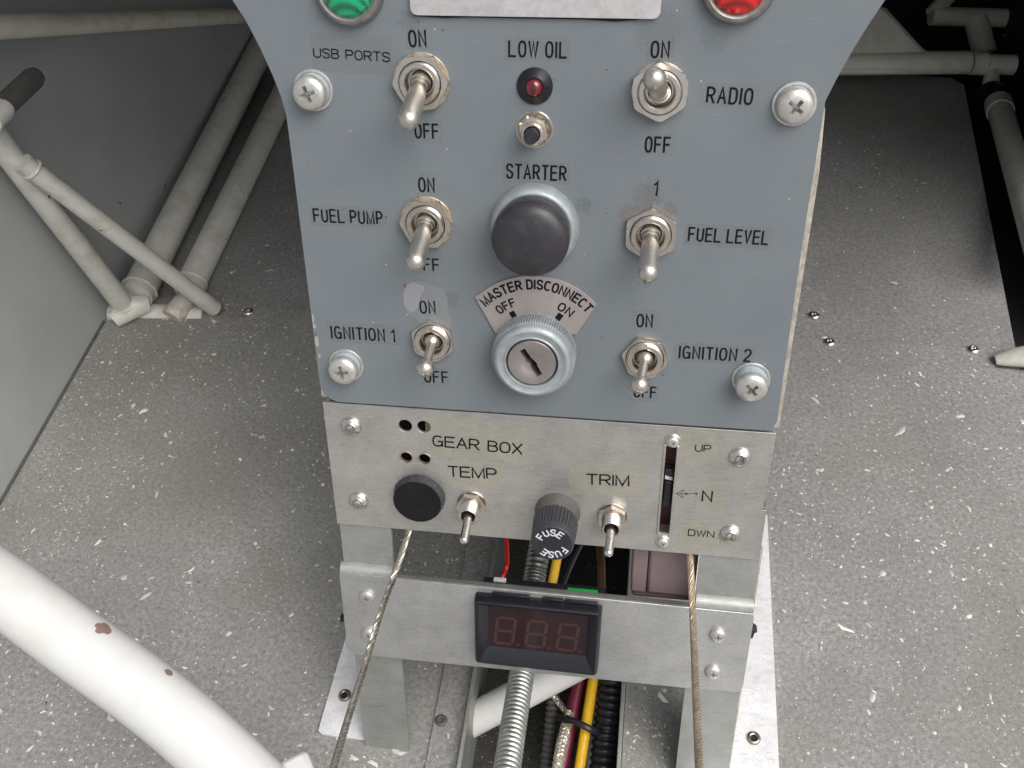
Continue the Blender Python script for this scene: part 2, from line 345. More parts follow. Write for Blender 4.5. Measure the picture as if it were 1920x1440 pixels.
# ------------------------------------------------------------------ lettering: strokes drawn as flat ribbons
def glyph(ch, w):
    sq = lambda cx, cy, rx, ry, a0, a1, e=0.82, n=20: [(cx + rx * math.copysign(abs(math.cos(R(a))) ** e, math.cos(R(a))), cy + ry * math.copysign(abs(math.sin(R(a))) ** e, math.sin(R(a)))) for a in [a0 + (a1 - a0) * i / n for i in range(n + 1)]]
    rr = min(w * 0.55, 0.26)
    bowl = lambda y0, y1, x1=w: [(0, y1), (x1 - rr, y1)] + arc(x1 - rr, (y0 + y1) / 2, rr, (y1 - y0) / 2, 90, -90, 10) + [(0, y0)]
    S = [(1, .77), (.86, .94), (.5, 1.0), (.14, .94), (.02, .76), (.13, .60), (.5, .52), (.87, .41), (1, .23), (.86, .06), (.5, 0), (.13, .06), (0, .25)]
    G = {'I': [[(0, 0), (0, 1)]], '1': [[(0.0, .80), (.10, .85), (.17, 1), (.17, 0)]],
         'L': [[(0, 1), (0, 0), (w, 0)]], 'T': [[(0, 1), (w, 1)], [(w / 2, 1), (w / 2, 0)]],
         'F': [[(0, 0), (0, 1), (w * .95, 1)], [(0, .52), (w * .85, .52)]],
         'E': [[(w, 1), (0, 1), (0, 0), (w, 0)], [(0, .52), (w * .9, .52)]],
         'N': [[(0, 0), (0, 1), (w, 0), (w, 1)]], 'M': [[(0, 0), (0, 1), (w * .62, .02), (w * 1.24, 1), (w * 1.24, 0)]],
         'W': [[(0, 1), (w * .34, 0), (w * .68, .97), (w * 1.02, 0), (w * 1.36, 1)]], 'V': [[(0, 1), (w / 2, 0), (w, 1)]],
         'A': [[(0, 0), (w * .54, 1), (w * 1.08, 0)], [(w * .2, .34), (w * .88, .34)]], 'X': [[(0, 0), (w, 1)], [(0, 1), (w, 0)]],
         'U': [[(0, 1)] + [(w / 2 + (x - .5) * w, y) for x, y in [(.5 - .5 * math.cos(R(a)), (1 - math.sin(R(a))) * rr * 1.15) for a in range(0, 181, 15)]] + [(w, 1)]],
         'O': [sq(w * .52, .5, w * .52, .5, 0, 360, .82, 32)], 'D': [[(w - rr, 1), (0, 1), (0, 0), (w - rr, 0)] + sq(w - rr, .5, rr, .5, -90, 90, .75, 14)],
         'C': [sq(w * .52, .5, w * .52, .5, 42, 318, .82, 28)], 'G': [sq(w * .52, .5, w * .52, .5, 42, 335, .82, 28), [(w * .58, .47), (w * 1.02, .47), (w * 1.02, 0.02)]],
         'P': [[(0, 0)] + bowl(.46, 1)], 'R': [[(0, 0)] + bowl(.48, 1), [(w * .55, .48), (w * .98, .22), (w * 1.0, 0)]] if False else [[(0, 0)] + bowl(.48, 1), [(w * .5, .48), (w * 1.0, 0)]],
         'B': [[(0, 0)] + bowl(.53, 1, w * .92), bowl(0, .53)], 'S': [[(q.x, q.y) for q in bez([(x * w, y, 0) for x, y in S], 4)]],
         '2': [[(q.x, q.y) for q in bez([(0.02 * w, .74, 0), (.16 * w, .94, 0), (.5 * w, 1, 0), (.86 * w, .93, 0), (.96 * w, .72, 0), (.78 * w, .50, 0), (.3 * w, .25, 0), (0, 0, 0)], 4)] + [(w, 0)]]}
    adv = {'I': 0.0, '1': .20, 'W': w * 1.36, 'M': w * 1.24, 'A': w * 1.08, 'O': w * 1.04, 'G': w * 1.04, 'C': w * 1.04}.get(ch, w)
    return G[ch], adv
def ribbon(mb, pts, w, z, cap=0.0):
    pts = [Vector((p[0], p[1])) for p in pts]
    pts = [p for i, p in enumerate(pts) if i == 0 or (p - pts[i - 1]).length > 1e-5]
    closed = (pts[0] - pts[-1]).length < 1e-4
    if closed: pts = pts[:-1]
    n = len(pts); L = []
    if not closed and cap:
        pts[0] = pts[0] - (pts[1] - pts[0]).normalized() * cap; pts[-1] = pts[-1] + (pts[-1] - pts[-2]).normalized() * cap
    for i in range(n):
        a = pts[i - 1] if (i or closed) else None; b = pts[(i + 1) % n] if (i < n - 1 or closed) else None
        d1 = (pts[i] - a).normalized() if a is not None else None; d2 = (b - pts[i]).normalized() if b is not None else None
        d1 = d1 or d2; d2 = d2 or d1
        n1 = Vector((-d1.y, d1.x)); n2 = Vector((-d2.y, d2.x)); k = n1 + n2
        if k.length < 1e-3: k = n1
        k.normalize(); s = min(1 / max(0.3, k.dot(n1)), 2.2); L.append((pts[i] + k * (w / 2 * s), pts[i] - k * (w / 2 * s)))
    vs = [(q.x, q.y, z) for ab in L for q in ab]; m = n if closed else n - 1
    mb.add(vs, [(2 * i, 2 * i + 1, (2 * i + 3) % (2 * n), (2 * i + 2) % (2 * n)) for i in range(m)])
def text_mesh(txt, H, W, wide, stroke, name='lettering', mt=None, gap=None):
    """lettering whose box is W x H mm, lower left corner at the origin"""
    gw = 0.66 if wide else 0.40; g = gap if gap else (0.20 if wide else 0.24)
    x = 0; items = []
    for ch in txt:
        if ch == ' ': x += gw * 0.75; continue
        st, adv = glyph(ch, gw); items.append((x, st)); x += adv + g
    tot = x - g; sx = (W - stroke) / max(tot, 1e-3) if len(txt) > 1 else H; mb = MB()
    for x0, st in items:
        for k, pl in enumerate(st): ribbon(mb, [((x0 + a) * sx + stroke / 2, b * (H - stroke) + stroke / 2) for a, b in pl], stroke, 0.0002 * k, 0.0 if len(pl) > 12 else stroke * 0.3)
    return mb
def arc_text(txt, R0, H, cang, span, wide, stroke, z=0, bottom=False):
    """letters round the origin; R0 is the baseline radius, cang the centre (deg from +y, clockwise), span in degrees"""
    gw = 0.62 if wide else 0.42; g = 0.22; x = 0; items = []
    for ch in txt:
        if ch == ' ': x += gw * 0.7; continue
        st, adv = glyph(ch, gw); items.append((x, adv, st)); x += adv + g
    tot = x - g; sx = R(span) * (R0 + H * 0.4) / tot; mb = MB()
    for x0, adv, st in items:
        th = R(cang) + (x0 + adv / 2 - tot / 2) * sx / (R0 + H * 0.4)
        c, s = math.cos(-th), math.sin(-th)
        for k, pl in enumerate(st):
            ps = [((a - adv / 2) * sx, R0 + b * H) for a, b in pl]
            ribbon(mb, [(c * a - s * b, s * a + c * b) for a, b in ps], stroke, z + 0.0003 * k, stroke * 0.3 if len(pl) <= 12 else 0)
    return mb

# ------------------------------------------------------------------ the setting: floor, wall, unseen shading cowl
def wpt(q): return Vector((q[0], q[1], q[2] - ZF))       # mm with floor at z = 0
def wl(pts): return [wpt(p) for p in pts]
def wsweep(name, pts, rad, mt, parent=None, n=20, cap=True, **kw):
    return obj(name, MB().sweep(wl(pts), rad, n, cap).mesh(name, mt), parent, **kw)

XLP, XRP = -36.9, 44.2
floor = obj('floor', MB().box((-306, -330, -66), (322, 620, -64)).mesh('floor', M['cowl']), kind='structure')  # black base sheet; darkness of the floor gaps put into its colour
obj('pit_floor', MB().box((XLP, -330, -63.8), (XRP, 118, -60)).mesh('pf', M['floor_pit_shaded']), floor)
XL, XR = -31.0, 38.3                              # the opening over the control run
near = [(-305.5, -330), (XL, -330), (XL, 120), (-20, 120)]
seam = [(-20, 186.3), (-210, 186.6), (-212, 184), (-214, 176), (-232, 176), (-236, 184), (-248, 189), (-288, 190), (-291, 182), (-293, 167), (-305.5, 167)]
obj('floor_panel', MB().prism(near + seam, -1.6, 0).mesh('fp', M['floor_paint']), floor, bevel=0.25)
obj('floor_panel', MB().prism([(XR, -330), (300, -330), (300, tuple(FL(1925, 697))[1]), tuple(FL(1866, 690))[:2], tuple(FL(1863, 655))[:2], (238, 186.3), (-19.6, 186.3), (-19.6, 120.3), (XR, 120.3)], -1.6, 0).mesh('fp', M['floor_paint']), floor, bevel=0.25)
obj('floor_panel', MB().prism([(-300, 150), (250, 150), (270, 470), (262, 480), (-240, 520), (-300, 520)], -3.4, -1.9).mesh('fp', M['floor_far_shaded']), floor, bevel=0.25)
def rivet_mesh(r, mt):
    return MB().lathe([(r, 0), (r, r * .12), (r * .86, r * .32), (r * .62, r * .42), (r * .42, r * .36), (r * .36, r * .1), (0, r * .05)], 24).mesh('rivet', mt)
rv = rivet_mesh(3.4, M['steel'])
for x, y in ((465, 585), (1527, 588), (1555, 642), (1825, 656)):
    q = FL(x, y); obj('rivet', rv, floor, (q.x, q.y, -1.8 if y < 630 and x > 1500 else 0.0))
# narrow angle irons that edge the opening
for x0, x1, hgt, nm, y0, y1 in ((XL - 0.2, XL + 1.6, 6.0, 'edge_angle', -330, 118), (XR - 1.6, XR + 0.2, 5.0, 'edge_angle', -330, 118)):
    obj(nm, MB().box((x0, y0, -30), (x1, y1, hgt)).mesh(nm, M['aluminium_leg']), floor, bevel=0.3)
obj('edge_strip', MB().box((XL - 14.5, -330, 0.02), (XL - 0.4, 118, 1.5)).mesh('es', M['floor_paint']), floor, bevel=0.25)
obj('edge_strip', MB().box((XR + 0.4, -330, 0.02), (XR + 12, 118, 1.3)).mesh('es', M['floor_paint']), floor, bevel=0.25)
q = FL(828, 1354); obj('rivet', rivet_mesh(2.8, M['grip']), floor, (q.x, q.y, 1.5))
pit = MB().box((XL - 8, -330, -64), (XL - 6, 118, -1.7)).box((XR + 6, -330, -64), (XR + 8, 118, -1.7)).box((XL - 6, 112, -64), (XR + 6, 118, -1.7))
obj('pit_side', pit.mesh('ps', M['floor_pit_shaded']), floor)

wall = obj('side_wall', MB().prism([(-330, -66), (620, -66), (620, 330), (-60, 330), (-330, 250)], 0, 2.0).rot(Matrix(((0, 0, 1), (1, 0, 0), (0, 1, 0)))).mesh('wall', M['wall']), None, (-307.5, 0, 0), kind='structure')
w2 = obj('far_side_wall', MB().box((320, 235, -66), (322, 620, 330)).mesh('wall2', M['cowl']), None, kind='structure')  # near end set back so side light reaches the far floor
fw = obj('firewall', MB().box((-305, 618, -66), (320, 621, 330)).mesh('fw', M['cowl']), None, kind='structure')
ck = obj('cowl', MB().prism([(40, 340), (618, 300), (618, 303), (40, 343)], -305, 320).rot(Matrix(((0, 0, 1), (1, 0, 0), (0, 1, 0)))).mesh('cowl', M['cowl_inner']), None, kind='structure')  # out of view, added and sloped to darken the footwell
gd = obj('ground', MB().box((-30000, -30000, -900), (30000, 30000, -890)).mesh('ground', worn('apron', (0.28, 0.27, 0.25), 0.8, 0, 0.2, 3, bump=0)), None, kind='structure')

# ------------------------------------------------------------------ fuselage frame (one welded thing)
frame = obj('fuselage_frame', None, None, (-290, 180, 0)); top(frame, 'cream painted welded tube frame running along the left side wall', 'tube frame')
def fpart(name, pts, rad, mt, n=24, **kw):
    o = wsweep(name, [Vector(p) - Vector((-290, 180, 0)) for p in pts], rad, mt, frame, n, **kw); return o
Xw = -293
A0 = FL(236, 578, 8); A1 = WX(18, 292, Xw + 2); A2 = WX(-60, 178, Xw + 2)
fpart('tube', bez([A0, (A0 + A1) / 2, A1, A2], 6), 6.6, M['frame_tube'])
B1 = FL(404, 580, 2); B0 = A1 + (A0 - A1) * 0.06 + Vector((9, -4, 4))
Bm = (B0 + B1) / 2
fpart('tube', bez([B0 - (B1 - B0) * 0.02, Bm, B1 - (B1 - B0) * 0.06, B1], 8), lambda t: 5.2 if t < .9 else 5.2 * (1 - (t - .9) * 1.2), M['frame_tube'])
C0 = FL(255, 556, 9); C1 = FL(500, 70, 12)
fpart('tube', [C0, C0.lerp(C1, .33), C0.lerp(C1, .66), C1], 10.5, M['frame_tube'])
D0 = FL(352, 545, 6); D1 = FL(545, 150, 8)
fpart('tube', [D0, D0.lerp(D1, .5), D1], 9.3, M['frame_tube'], label='inner floor tube with a rusty lower end')
fpart('tube', [FL(322, 596, 2), FL(352, 560, 5), FL(368, 528, 6)], lambda t: 7.0 + t * .75, M['rust_tube'])
fpart('cross_tube', [FL(210, 590, -3), FL(290, 590, -3), FL(385, 594, -4)], 7.0, M['frame_tube'])
E0 = WX(-400, 68, -284); E1 = DP(480, 28, 760)
fpart('tube', [E0, E0.lerp(E1, .5), E1], lambda t: 6.2 - t * .6, M['beige_tube'], label='upper cream tube crossing behind the switch panel')
fpart('weld', [A0 + Vector((-6, -8, -3)), A0 + Vector((4, 2, 0)), A0 + Vector((12, 7, -2))], lambda t: 5.6 + 2.2 * math.sin(math.pi * t), M['frame_tube'], 18)
for wp, wd, wr in ((B0 + (B1 - B0) * .02, B1 - B0, 5.4), (A0 + (A1 - A0) * .035, A1 - A0, 7.0), (C0 + (C1 - C0) * .02, C1 - C0, 10.8), (D0 + (D1 - D0) * .03, D1 - D0, 9.5)):
    bead = MB().lathe([(wr + .9 * math.cos(R(a)), .9 * math.sin(R(a))) for a in range(0, 361, 60)], 40, 0, lambda a, k, i: 1 + .02 * math.sin(11 * a))
    obj('weld_bead', bead.mesh('wb', M['frame_tube']), frame, tuple(wpt(wp) - Vector((-290, 180, 0))), aim(wd))
obj('corner_seam', MB().box((-305.4, -330, .05), (-304.0, 165, 1.3)).mesh('cs', M['grip']), floor)
# grab handle with clamp on the wall
gh = obj('clamped_rod', None, None, (-280, 60, 120)); top(gh, 'dark grey rod end held in a pale clamp at the left edge', 'rod')
o0 = Vector((-280, 60, 120)); g0 = WX(0, 205, -272); g1 = WX(68, 142, -272)
obj('rod', MB().sweep([wpt(p) - o0 for p in (g0, g0.lerp(g1, .5), g0.lerp(g1, .9), g1)], lambda t: 5.3 if t < .9 else 4.4, 24).mesh('rod', M['grip']), gh)
dd = (g1 - g0).normalized()
obj('clamp', MB().sweep([wpt(p) - o0 for p in (g0 - dd * 12, g0 - dd * 2, g0 + dd * 1.5)], lambda t: 7.2 if t < .8 else 6.4, 24, flat=0.8).mesh('clamp', M['frame_tube']), gh)

# ------------------------------------------------------------------ rudder bar and far tubes on the right
rb = obj('rudder_bar', None, None, (230, 480, 0)); top(rb, 'cream cross tube with a triangular gusset on the far right floor', 'control bar')
ro = Vector((230, 480, 0))
def rpart(name, pts, rad, mt=None, par=rb, org=ro, n=24, **kw): return obj(name, MB().sweep([wpt(p) - org for p in pts], rad, n).mesh(name, mt or M['beige_tube']), par, **kw)
d = 735
rpart('tube', [DP(1560, 120, d), DP(1640, 119, d), DP(1700, 118, d), DP(1816, 117, d)], 8.6)
ga = [DP(*p, d) for p in ((1560, 140), (1700, 138), (1765, 98), (1735, 96), (1700, 58), (1662, 16), (1640, 10), (1545, 30))]
gm = MB(); nf = ray(1650, 90).normalized()
fr = [wpt(p) - ro - nf * 7 for p in ga]; bk = [p + nf * 9 for p in fr]; ng = len(ga)
gm.add(fr + bk, [tuple(range(ng)), tuple(range(ng, 2 * ng))[::-1]] + [(i, i + ng, (i + 1) % ng + ng, (i + 1) % ng) for i in range(ng)])
obj('gusset', gm.mesh('gusset', M['beige_tube']), rb, bevel=3)
rpart('collar', [DP(1819, 118, d), DP(1846, 119, d)], 8.8)
rpart('end_tube', [DP(1848, 120, d), DP(1900, 122, d)], 7.6)
rpart('stem', [DP(1860, 122, d), DP(1858, 168, d - 5)], lambda t: 4.2 + 2.5 * t)
tie = wsweep('rubber_boot', [DP(1853, 180, 728), DP(1862, 190, 722)], lambda t: 12.5, M['rubber']); top(tie, 'black rubber boot on the tube at the far right', 'boot')
rt = obj('push_rod', None, None, (290, 400, 0)); top(rt, 'white painted tube running down the right edge with a clipped upper end', 'tube')
r0 = Vector((290, 400, 0)); a = DP(1872, 196, 715); b = DP(1953, 480, 560)
rpart('tube', [a.lerp(b, t) for t in (0, .3, .6, 1)], 8.6, M['frame_tube'], rt, r0)
rpart('clip', [a.lerp(b, -.01), a.lerp(b, .06)], 9.6, M['frame_tube'], rt, r0)
bd = obj('brake_linkage', None, None, (290, 560, 60)); top(bd, 'dim cream tubes crossing in the dark upper right corner', 'linkage')
b0 = Vector((290, 560, 60))
for p, r in ((((1790, -20), (1748, 26)), 6.5), (((1745, 30), (1900, 34)), 7.5), (((1900, 30), (1960, -30)), 9), (((1830, 36), (1846, 100)), 9.5), (((1900, 60), (1935, 190)), 8)):
    rpart('tube', [DP(*p[0], 800), DP(*p[1], 800)], r, M['beige_tube'], bd, b0)
ft = obj('floor_fitting', MB().sweep([wpt(p) for p in (FL(1866, 675, 2), FL(1880, 673, 3), FL(1900, 670, 4), FL(1935, 668, 6))], lambda t: 3.2 + 4.5 * t, 20, flat=0.7).mesh('ff', M['frame_tube'])); top(ft, 'white tapered fitting poking over the right floor edge', 'fitting')

# ------------------------------------------------------------------ the console
V0 = 245.4
console = obj('switch_console', None, None, (0, -V0 * SA, 0)); console.rotation_euler = (math.atan2(CA, SA), 0, 0)
top(console, 'grey and bare aluminium switch console standing on two legs', 'control console')
def cobj(name, me, loc=(0, 0, 0), rot=None, bevel=0, parent=None, **kw):
    if parent is None: loc = (loc[0], loc[1] + V0, loc[2]); parent = console
    return obj(name, me, parent, loc, rot, bevel, **kw)
# grey face panel
right = [(79.6, -66.4), (81.0, -62.5), (80.6, 0), (81.0, 40.8)] + [tuple(P(x, y)) for x, y in ((1568, 150), (1600, 93), (1628, 48), (1660, 0), (1700, -60))] + [(108, 92), (120, 104)]
left = [(-120, 104), (-104, 88)] + [tuple(P(x, y)) for x, y in ((400, -50), (435, 0), (461, 40), (487, 90), (510, 140), (526, 180), (536, 215))] + [(-75, 20), (-74.6, -58)] + arc(-67.6, -59.4, 7, 7.4, 180, 270, 6)
left[-8] = (-74.6, -58)
cobj('face_panel', MB().prism(right + left, -2.0, 0).mesh('face', M['enamel']), bevel=0.18)
# chipped edges: two backing sheets a little wider than the face
cobj('backing_sheet', MB().prism([(-75.1, -66.3), (81.5, -66.3), (81.7, 38), (80.2, 42), (-74.5, 42), (-75.3, 20)], -3.1, -2.15).mesh('b1', M['paint_edge']), bevel=0.1)
cobj('backing_sheet', MB().prism([(-74.9, -66.9), (82.6, -66.9), (82.9, 20), (82.0, 36), (80.6, 42), (-73.5, 42), (-75, 10)], -6.5, -3.5).mesh('b2', M['paint_edge']), bevel=0.15)
# lower aluminium plate with holes and the trim slot
holes = [circle(*P(x, y, -1), r) for x, y, r in ((760, 798, 2.45), (795, 800, 2.45), (762, 857, 2.45), (796, 860, 2.45))]
st, sb = P(1262, 836, -1), P(1244, 1000, -1)
holes.append(rrect(45.6, sb.y, 49.8, st.y, 1.2))
cobj('lower_plate', MB().prism([(-74.6, -67.6), (81.4, -67.6), (80.4, -121.0), (-74.4, -121.0)], -2.0, -0.8, holes).mesh('lp', M['aluminium']), bevel=0.12)
for k, (x, y) in enumerate(((762, 857), (796, 860))):
    q = P(x, y, -1); ring = MB().lathe([(2.4, 0), (2.6, .1), (2.5, .2), (2.15, .1), (2.1, -1.2), (2.4, -1.2), (2.4, 0)], 28)
    cobj('grommet', ring.mesh('gr', M['brass_rust']), (q.x, q.y - .05, -.82))
cobj('slot_liner', MB().prism([(45.3, sb.y - .5), (50.1, sb.y - .5), (50.1, st.y + .5), (45.3, st.y + .5)], -7.5, -7).mesh('sl', M['slot_red']))
for x0, x1 in ((45.05, 45.55), (49.85, 50.35)):
    cobj('slot_edge', MB().box((x0, sb.y, -6.5), (x1, st.y, -2.05)).mesh('se', M['nickel']))
for x0, x1 in ((45.1, 45.9), (49.5, 50.3)):
    cobj('slot_rail', MB().box((x0, sb.y - .3, -.78), (x1, st.y + .3, -.35)).mesh('sr', M['steel']), bevel=.15)
s0 = P(1253, 885, -2).y; s1 = P(1250, 955, -2).y
sld = cobj('trim_pointer', MB().box((46.4, s1, -6.8), (49.2, s0, -3.4)).mesh('tp', M['black']), bevel=.3)
obj('pointer_step', MB().box((46.6, s1 + 3.2, -3.3), (49.0, s0 - 4.4, -2.3)).mesh('ts', M['bezel_black']), sld, bevel=.3)
obj('pointer_mark', MB().prism([(46.5, s0 - 3.7), (49.1, s0 - 4.1), (49.1, s0 - 2.9), (47.2, s0 - 2.6), (46.5, s0 - 2.2)], -3.35, -3.0).mesh('tm', M['white_plug']), sld)
# unseen black box added behind the plates, keeps holes and interior dark
enc = MB().box((-72.5, -66, -60), (-71.5, 38, -6.6)).box((77.5, -66, -60), (78.5, 38, -6.6)).box((-71.4, -66.5, -60), (77.4, -65.5, -6.6)).box((-71.4, -118, -13), (77.4, -66.6, -12))
cobj('dark_box', enc.mesh('enc', M['cowl']))
for ua_, ub_ in ((-72.4, -71.4), (79.4, 80.4)): cobj('gap_blocker', MB().box((ua_, -141, -112), (ub_, -66.7, -4)).mesh('sp', M['cowl']))  # unseen black sheets added to block light from the gap
# legs: angle sections with an outer flange
for s, ua, ub, fl in ((0, -74.0, -53.9, -74.0), (1, 61.4, 82.4, 82.4)):
    hb = -V0 + (2.2 * SA) * 1.06; g = MB().prism([(ua, -V0 + .8), (ub, -V0 + .8), (ub, -100), (ua, -100)], -3.6, -2.15)
    cobj('leg', g.mesh('leg', M['aluminium_leg']), bevel=.15)
    u0, u1 = (fl, fl + 1.5) if s == 0 else (fl - 1.5, fl)
    cobj('leg_flange', MB().box((u0, -V0 + 1.5, -22), (u1, -100, -3.65)).mesh('lf', M['aluminium_leg']), bevel=.15)
    if s: cobj('leg_edge', MB().box((82.45, -V0 + 1, -5.5), (83.3, -118, -2.6)).mesh('le', M['paint_edge']), bevel=.15)
# bracket that carries the voltmeter
bp = [(-75.2, -143.4), (82.7, -144.6), (83.1, -147), (82.9, -182), (81.5, -184.9), (62, -185.6), (-68, -185.9)] + arc(-70.5, -180.8, 5.2, 5.1, 270, 190, 5)[1:]
ms = (-20.8, -177.5, 26.4, -148.6)
cobj('bracket', MB().prism(bp, 0, 1.3, [[(ms[0], ms[1]), (ms[2], ms[1]), (ms[2], ms[3]), (ms[0], ms[3])]]).mesh('br', M['aluminium_bright']), bevel=.45)
jg = MB()
for u0, u1 in ((-74.9, -54.2), (61.6, 82.6)):
    prof = [(1.15, -144.2), (0.9, -142.6), (0.1, -141.3), (-1.2, -140.5), (-2.1, -140.2), (-2.1, -141.4), (-1.0, -142.1), (-.2, -143.6), (0, -144.2)]
    jg = MB(); n = len(prof); jg.add([(u0, v, h) for h, v in prof] + [(u1, v, h) for h, v in prof], [(i, (i + 1) % n, n + (i + 1) % n, n + i) for i in range(n)] + [tuple(range(n)), tuple(range(n, 2 * n))[::-1]])
    cobj('bracket_lip', jg.mesh('lip', M['aluminium_leg']))
cobj('rough_edge', MB().prism([(-53.5, -143.9), (61, -144.7), (61, -143.6), (20, -143.2), (-20, -142.9), (-53.5, -142.8)], -0.9, -0.15).mesh('re', M['grip']))
# voltmeter
o = Vector((2.7, -163.0, 1.3)); mw, mh = 24.4, 16.6
vb = MB(); cx = [(-mw, -mh), (mw, -mh), (mw, mh), (-mw, mh)]
outer = rrect(-mw, -mh, mw, mh, 1.5, 4)
def loopz(r, z, dx, dy, k=4): return [(x, y, z) for x, y in rrect(-mw + dx, -mh + dy, mw - dx, mh - dy, max(r, .05), k)]
L = [loopz(1.5, 0, 0, 0), loopz(1.5, 3.4, .25, .25), loopz(1.3, 4.6, .7, .7), loopz(1.0, 4.9, 1.3, 1.2), loopz(.5, 4.7, 2.1, 2.0), loopz(.15, 1.6, 5.2, 6.3)]
L[-1] = [(x, y + 1.2, z) for x, y, z in L[-1]]; L[-2] = [(x, y + .1, z) for x, y, z in L[-2]]
n = len(L[0]); vb.add([p for l in L for p in l], [(a * n + i, a * n + (i + 1) % n, (a + 1) * n + (i + 1) % n, (a + 1) * n + i) for a in range(len(L) - 1) for i in range(n)])
meter = cobj('voltmeter', vb.mesh('vm', M['bezel_black'], smooth=25), tuple(o), R(-.6), label='black framed three digit display, switched off')
dx0, dx1, dy0, dy1 = -mw + 5.3, mw - 5.3, -mh + 7.5, mh - 5.1
obj('display_window', MB().box((dx0 - .3, dy0 - .3, .9), (dx1 + .3, dy1 + .3, 1.55)).mesh('dw', M['display']), meter)
def digit_segs(x, y, w, h, t, sl=.09):
    H = h / 2; e = t * .55; r = []
    def hz(yy): return [(e, yy - t / 2), (w - e, yy - t / 2), (w - e * .4, yy), (w - e, yy + t / 2), (e, yy + t / 2), (e * .4, yy)]
    def vt(xx, y0, y1): return [(xx - t / 2, y0 + e), (xx, y0 + e * .4), (xx + t / 2, y0 + e), (xx + t / 2, y1 - e), (xx, y1 - e * .4), (xx - t / 2, y1 - e)]
    for p in (hz(0), hz(H), hz(h), vt(0, 0, H), vt(0, H, h), vt(w, 0, H), vt(w, H, h)): r.append([(x + a + b * sl, y + b) for a, b in p])
    return r
for k in range(3):
    x = dx0 + 2.5 + k * 12.2; 
    for p in digit_segs(x, dy0 + 2.0, 7.0, 13.2, 1.25): obj('segment', MB().prism(p, 1.56, 1.62).mesh('seg', M['segment'], smooth=0), meter)
    obj('decimal_point', MB().prism(circle(x + 9.2, dy0 + 2.0, .75, 14), 1.56, 1.62).mesh('dp', M['segment'], smooth=0), meter)
for x0, x1 in ((-17.5, -3.2), (1.8, 9.6), (10.4, 22.6)):
    obj('clip_tab', MB().box((x0, mh + .02, .2), (x1, mh + 1.3, 1.6)).mesh('ct', M['bezel_black']), meter, bevel=.2)

# --- screws
def pan_screw(Rr, H, rot, depth=2.0):
    pr = [(0, 0), (Rr, 0), (Rr, H * .3)] + [(Rr * math.cos(R(a)) ** .62, H * .3 + H * .7 * math.sin(R(a)) ** 1.0) for a in range(8, 90, 8)] + [(0, H)]
    s = MB().lathe(pr, 40); c = MB(); w = Rr * .13; l = Rr * .56
    vs = [(-w, -l), (w, -l), (w, -w * 1.1), (l, -w), (l, w), (w, w * 1.1), (w, l), (-w, l), (-w, w * 1.1), (-l, w), (-l, -w), (-w, -w * 1.1)]; n = 12
    c.add([(x, y, H + 1) for x, y in vs] + [(x * .5, y * .5, H - depth) for x, y in vs], [tuple(range(n)), tuple(range(n, 2 * n))[::-1]] + [(i, (i + 1) % n, n + (i + 1) % n, n + i) for i in range(n)])
    return cut(s, c, 'pan_head', M['screw'])
ps = pan_screw(5.1, 3.2, 0, 2.6)
wsh = MB().lathe([(3, 0), (6.0, 0), (6.15, .4), (5.95, .7), (5.4, .75), (5.3, .3), (3, .3)], 40).mesh('wsh', M['screw'])
def spacer(h): return MB().lathe([(3, 0), (5.1, 0), (5.15, .4), (5.1, h), (3, h)], 36).mesh('spc', M['spacer'])
for x, y, rot, hh, tl in ((588, 169, .35, 2.6, (0, 0)), (1489, 195, .9, .9, (.03, .02)), (650, 684, .15, 3.0, (-.03, .02)), (1407, 711, .75, 4.0, (.05, -.03))):
    q = P(x, y); s = cobj('panel_screw', ps, (q.x, q.y, hh + .3), Matrix.Rotation(tl[0], 3, 'X') @ Matrix.Rotation(tl[1], 3, 'Y') @ Matrix.Rotation(rot, 3, 'Z'))
    obj('washer', wsh, s, (0, 0, -hh - .3)); obj('spacer', spacer(hh), s, (0, 0, -hh))
def button_head(Rr, H, hexr):
    pr = [(0, 0), (Rr, 0)] + [(Rr * math.cos(R(a)) * .98 + .02 * Rr, H * math.sin(R(a)) ** .9) for a in range(6, 60, 7)] + [(Rr * .48, H), (0, H)]
    c = MB().lathe([(0, -H * .1), (hexr, -H * .1), (hexr, H + 1), (0, H + 1)], 6)
    s = cut(MB().lathe(pr, 40), c, 'button_head', M['steel']); return s
bh = button_head(3.8, 2.2, 1.5); bw = MB().lathe([(1.6, 0), (1.95, .12), (1.9, .3), (1.5, .3), (1.45, 0)], 28)
for x, y, rot in ((658, 801, .2), (672, 941, .6), (1388, 859, .4), (1370, 1003, 1.0)):
    q = P(x, y, 0); s = cobj('socket_screw', bh, (q.x, q.y, -.78), rot)
    obj('socket_ring', bw.mesh('sring', M['nickel_dark']), s, (0, 0, 1.95))
sm = pan_screw(2.05, 1.3, 0, .8)
for x, y in ((1262, 829), (1243, 1018)):
    q = P(x, y, 0); s = cobj('slot_screw', sm, (q.x, q.y, -.3), .5)
    obj('washer', MB().lathe([(.8, 0), (2.6, 0), (2.65, .3), (2.4, .5), (.8, .45)], 28).mesh('w', M['steel']), s, (0, 0, -.5))
dome = pan_screw(3.2, 2.2, 0, 1.5)
for x, y, rot in ((688, 1120, .05), (692, 1190, .02), (1346, 1192, .0), (1337, 1261, .03)):
    q = P(x, y, 2); cobj('bracket_screw', dome, (q.x, q.y, 1.25), rot)

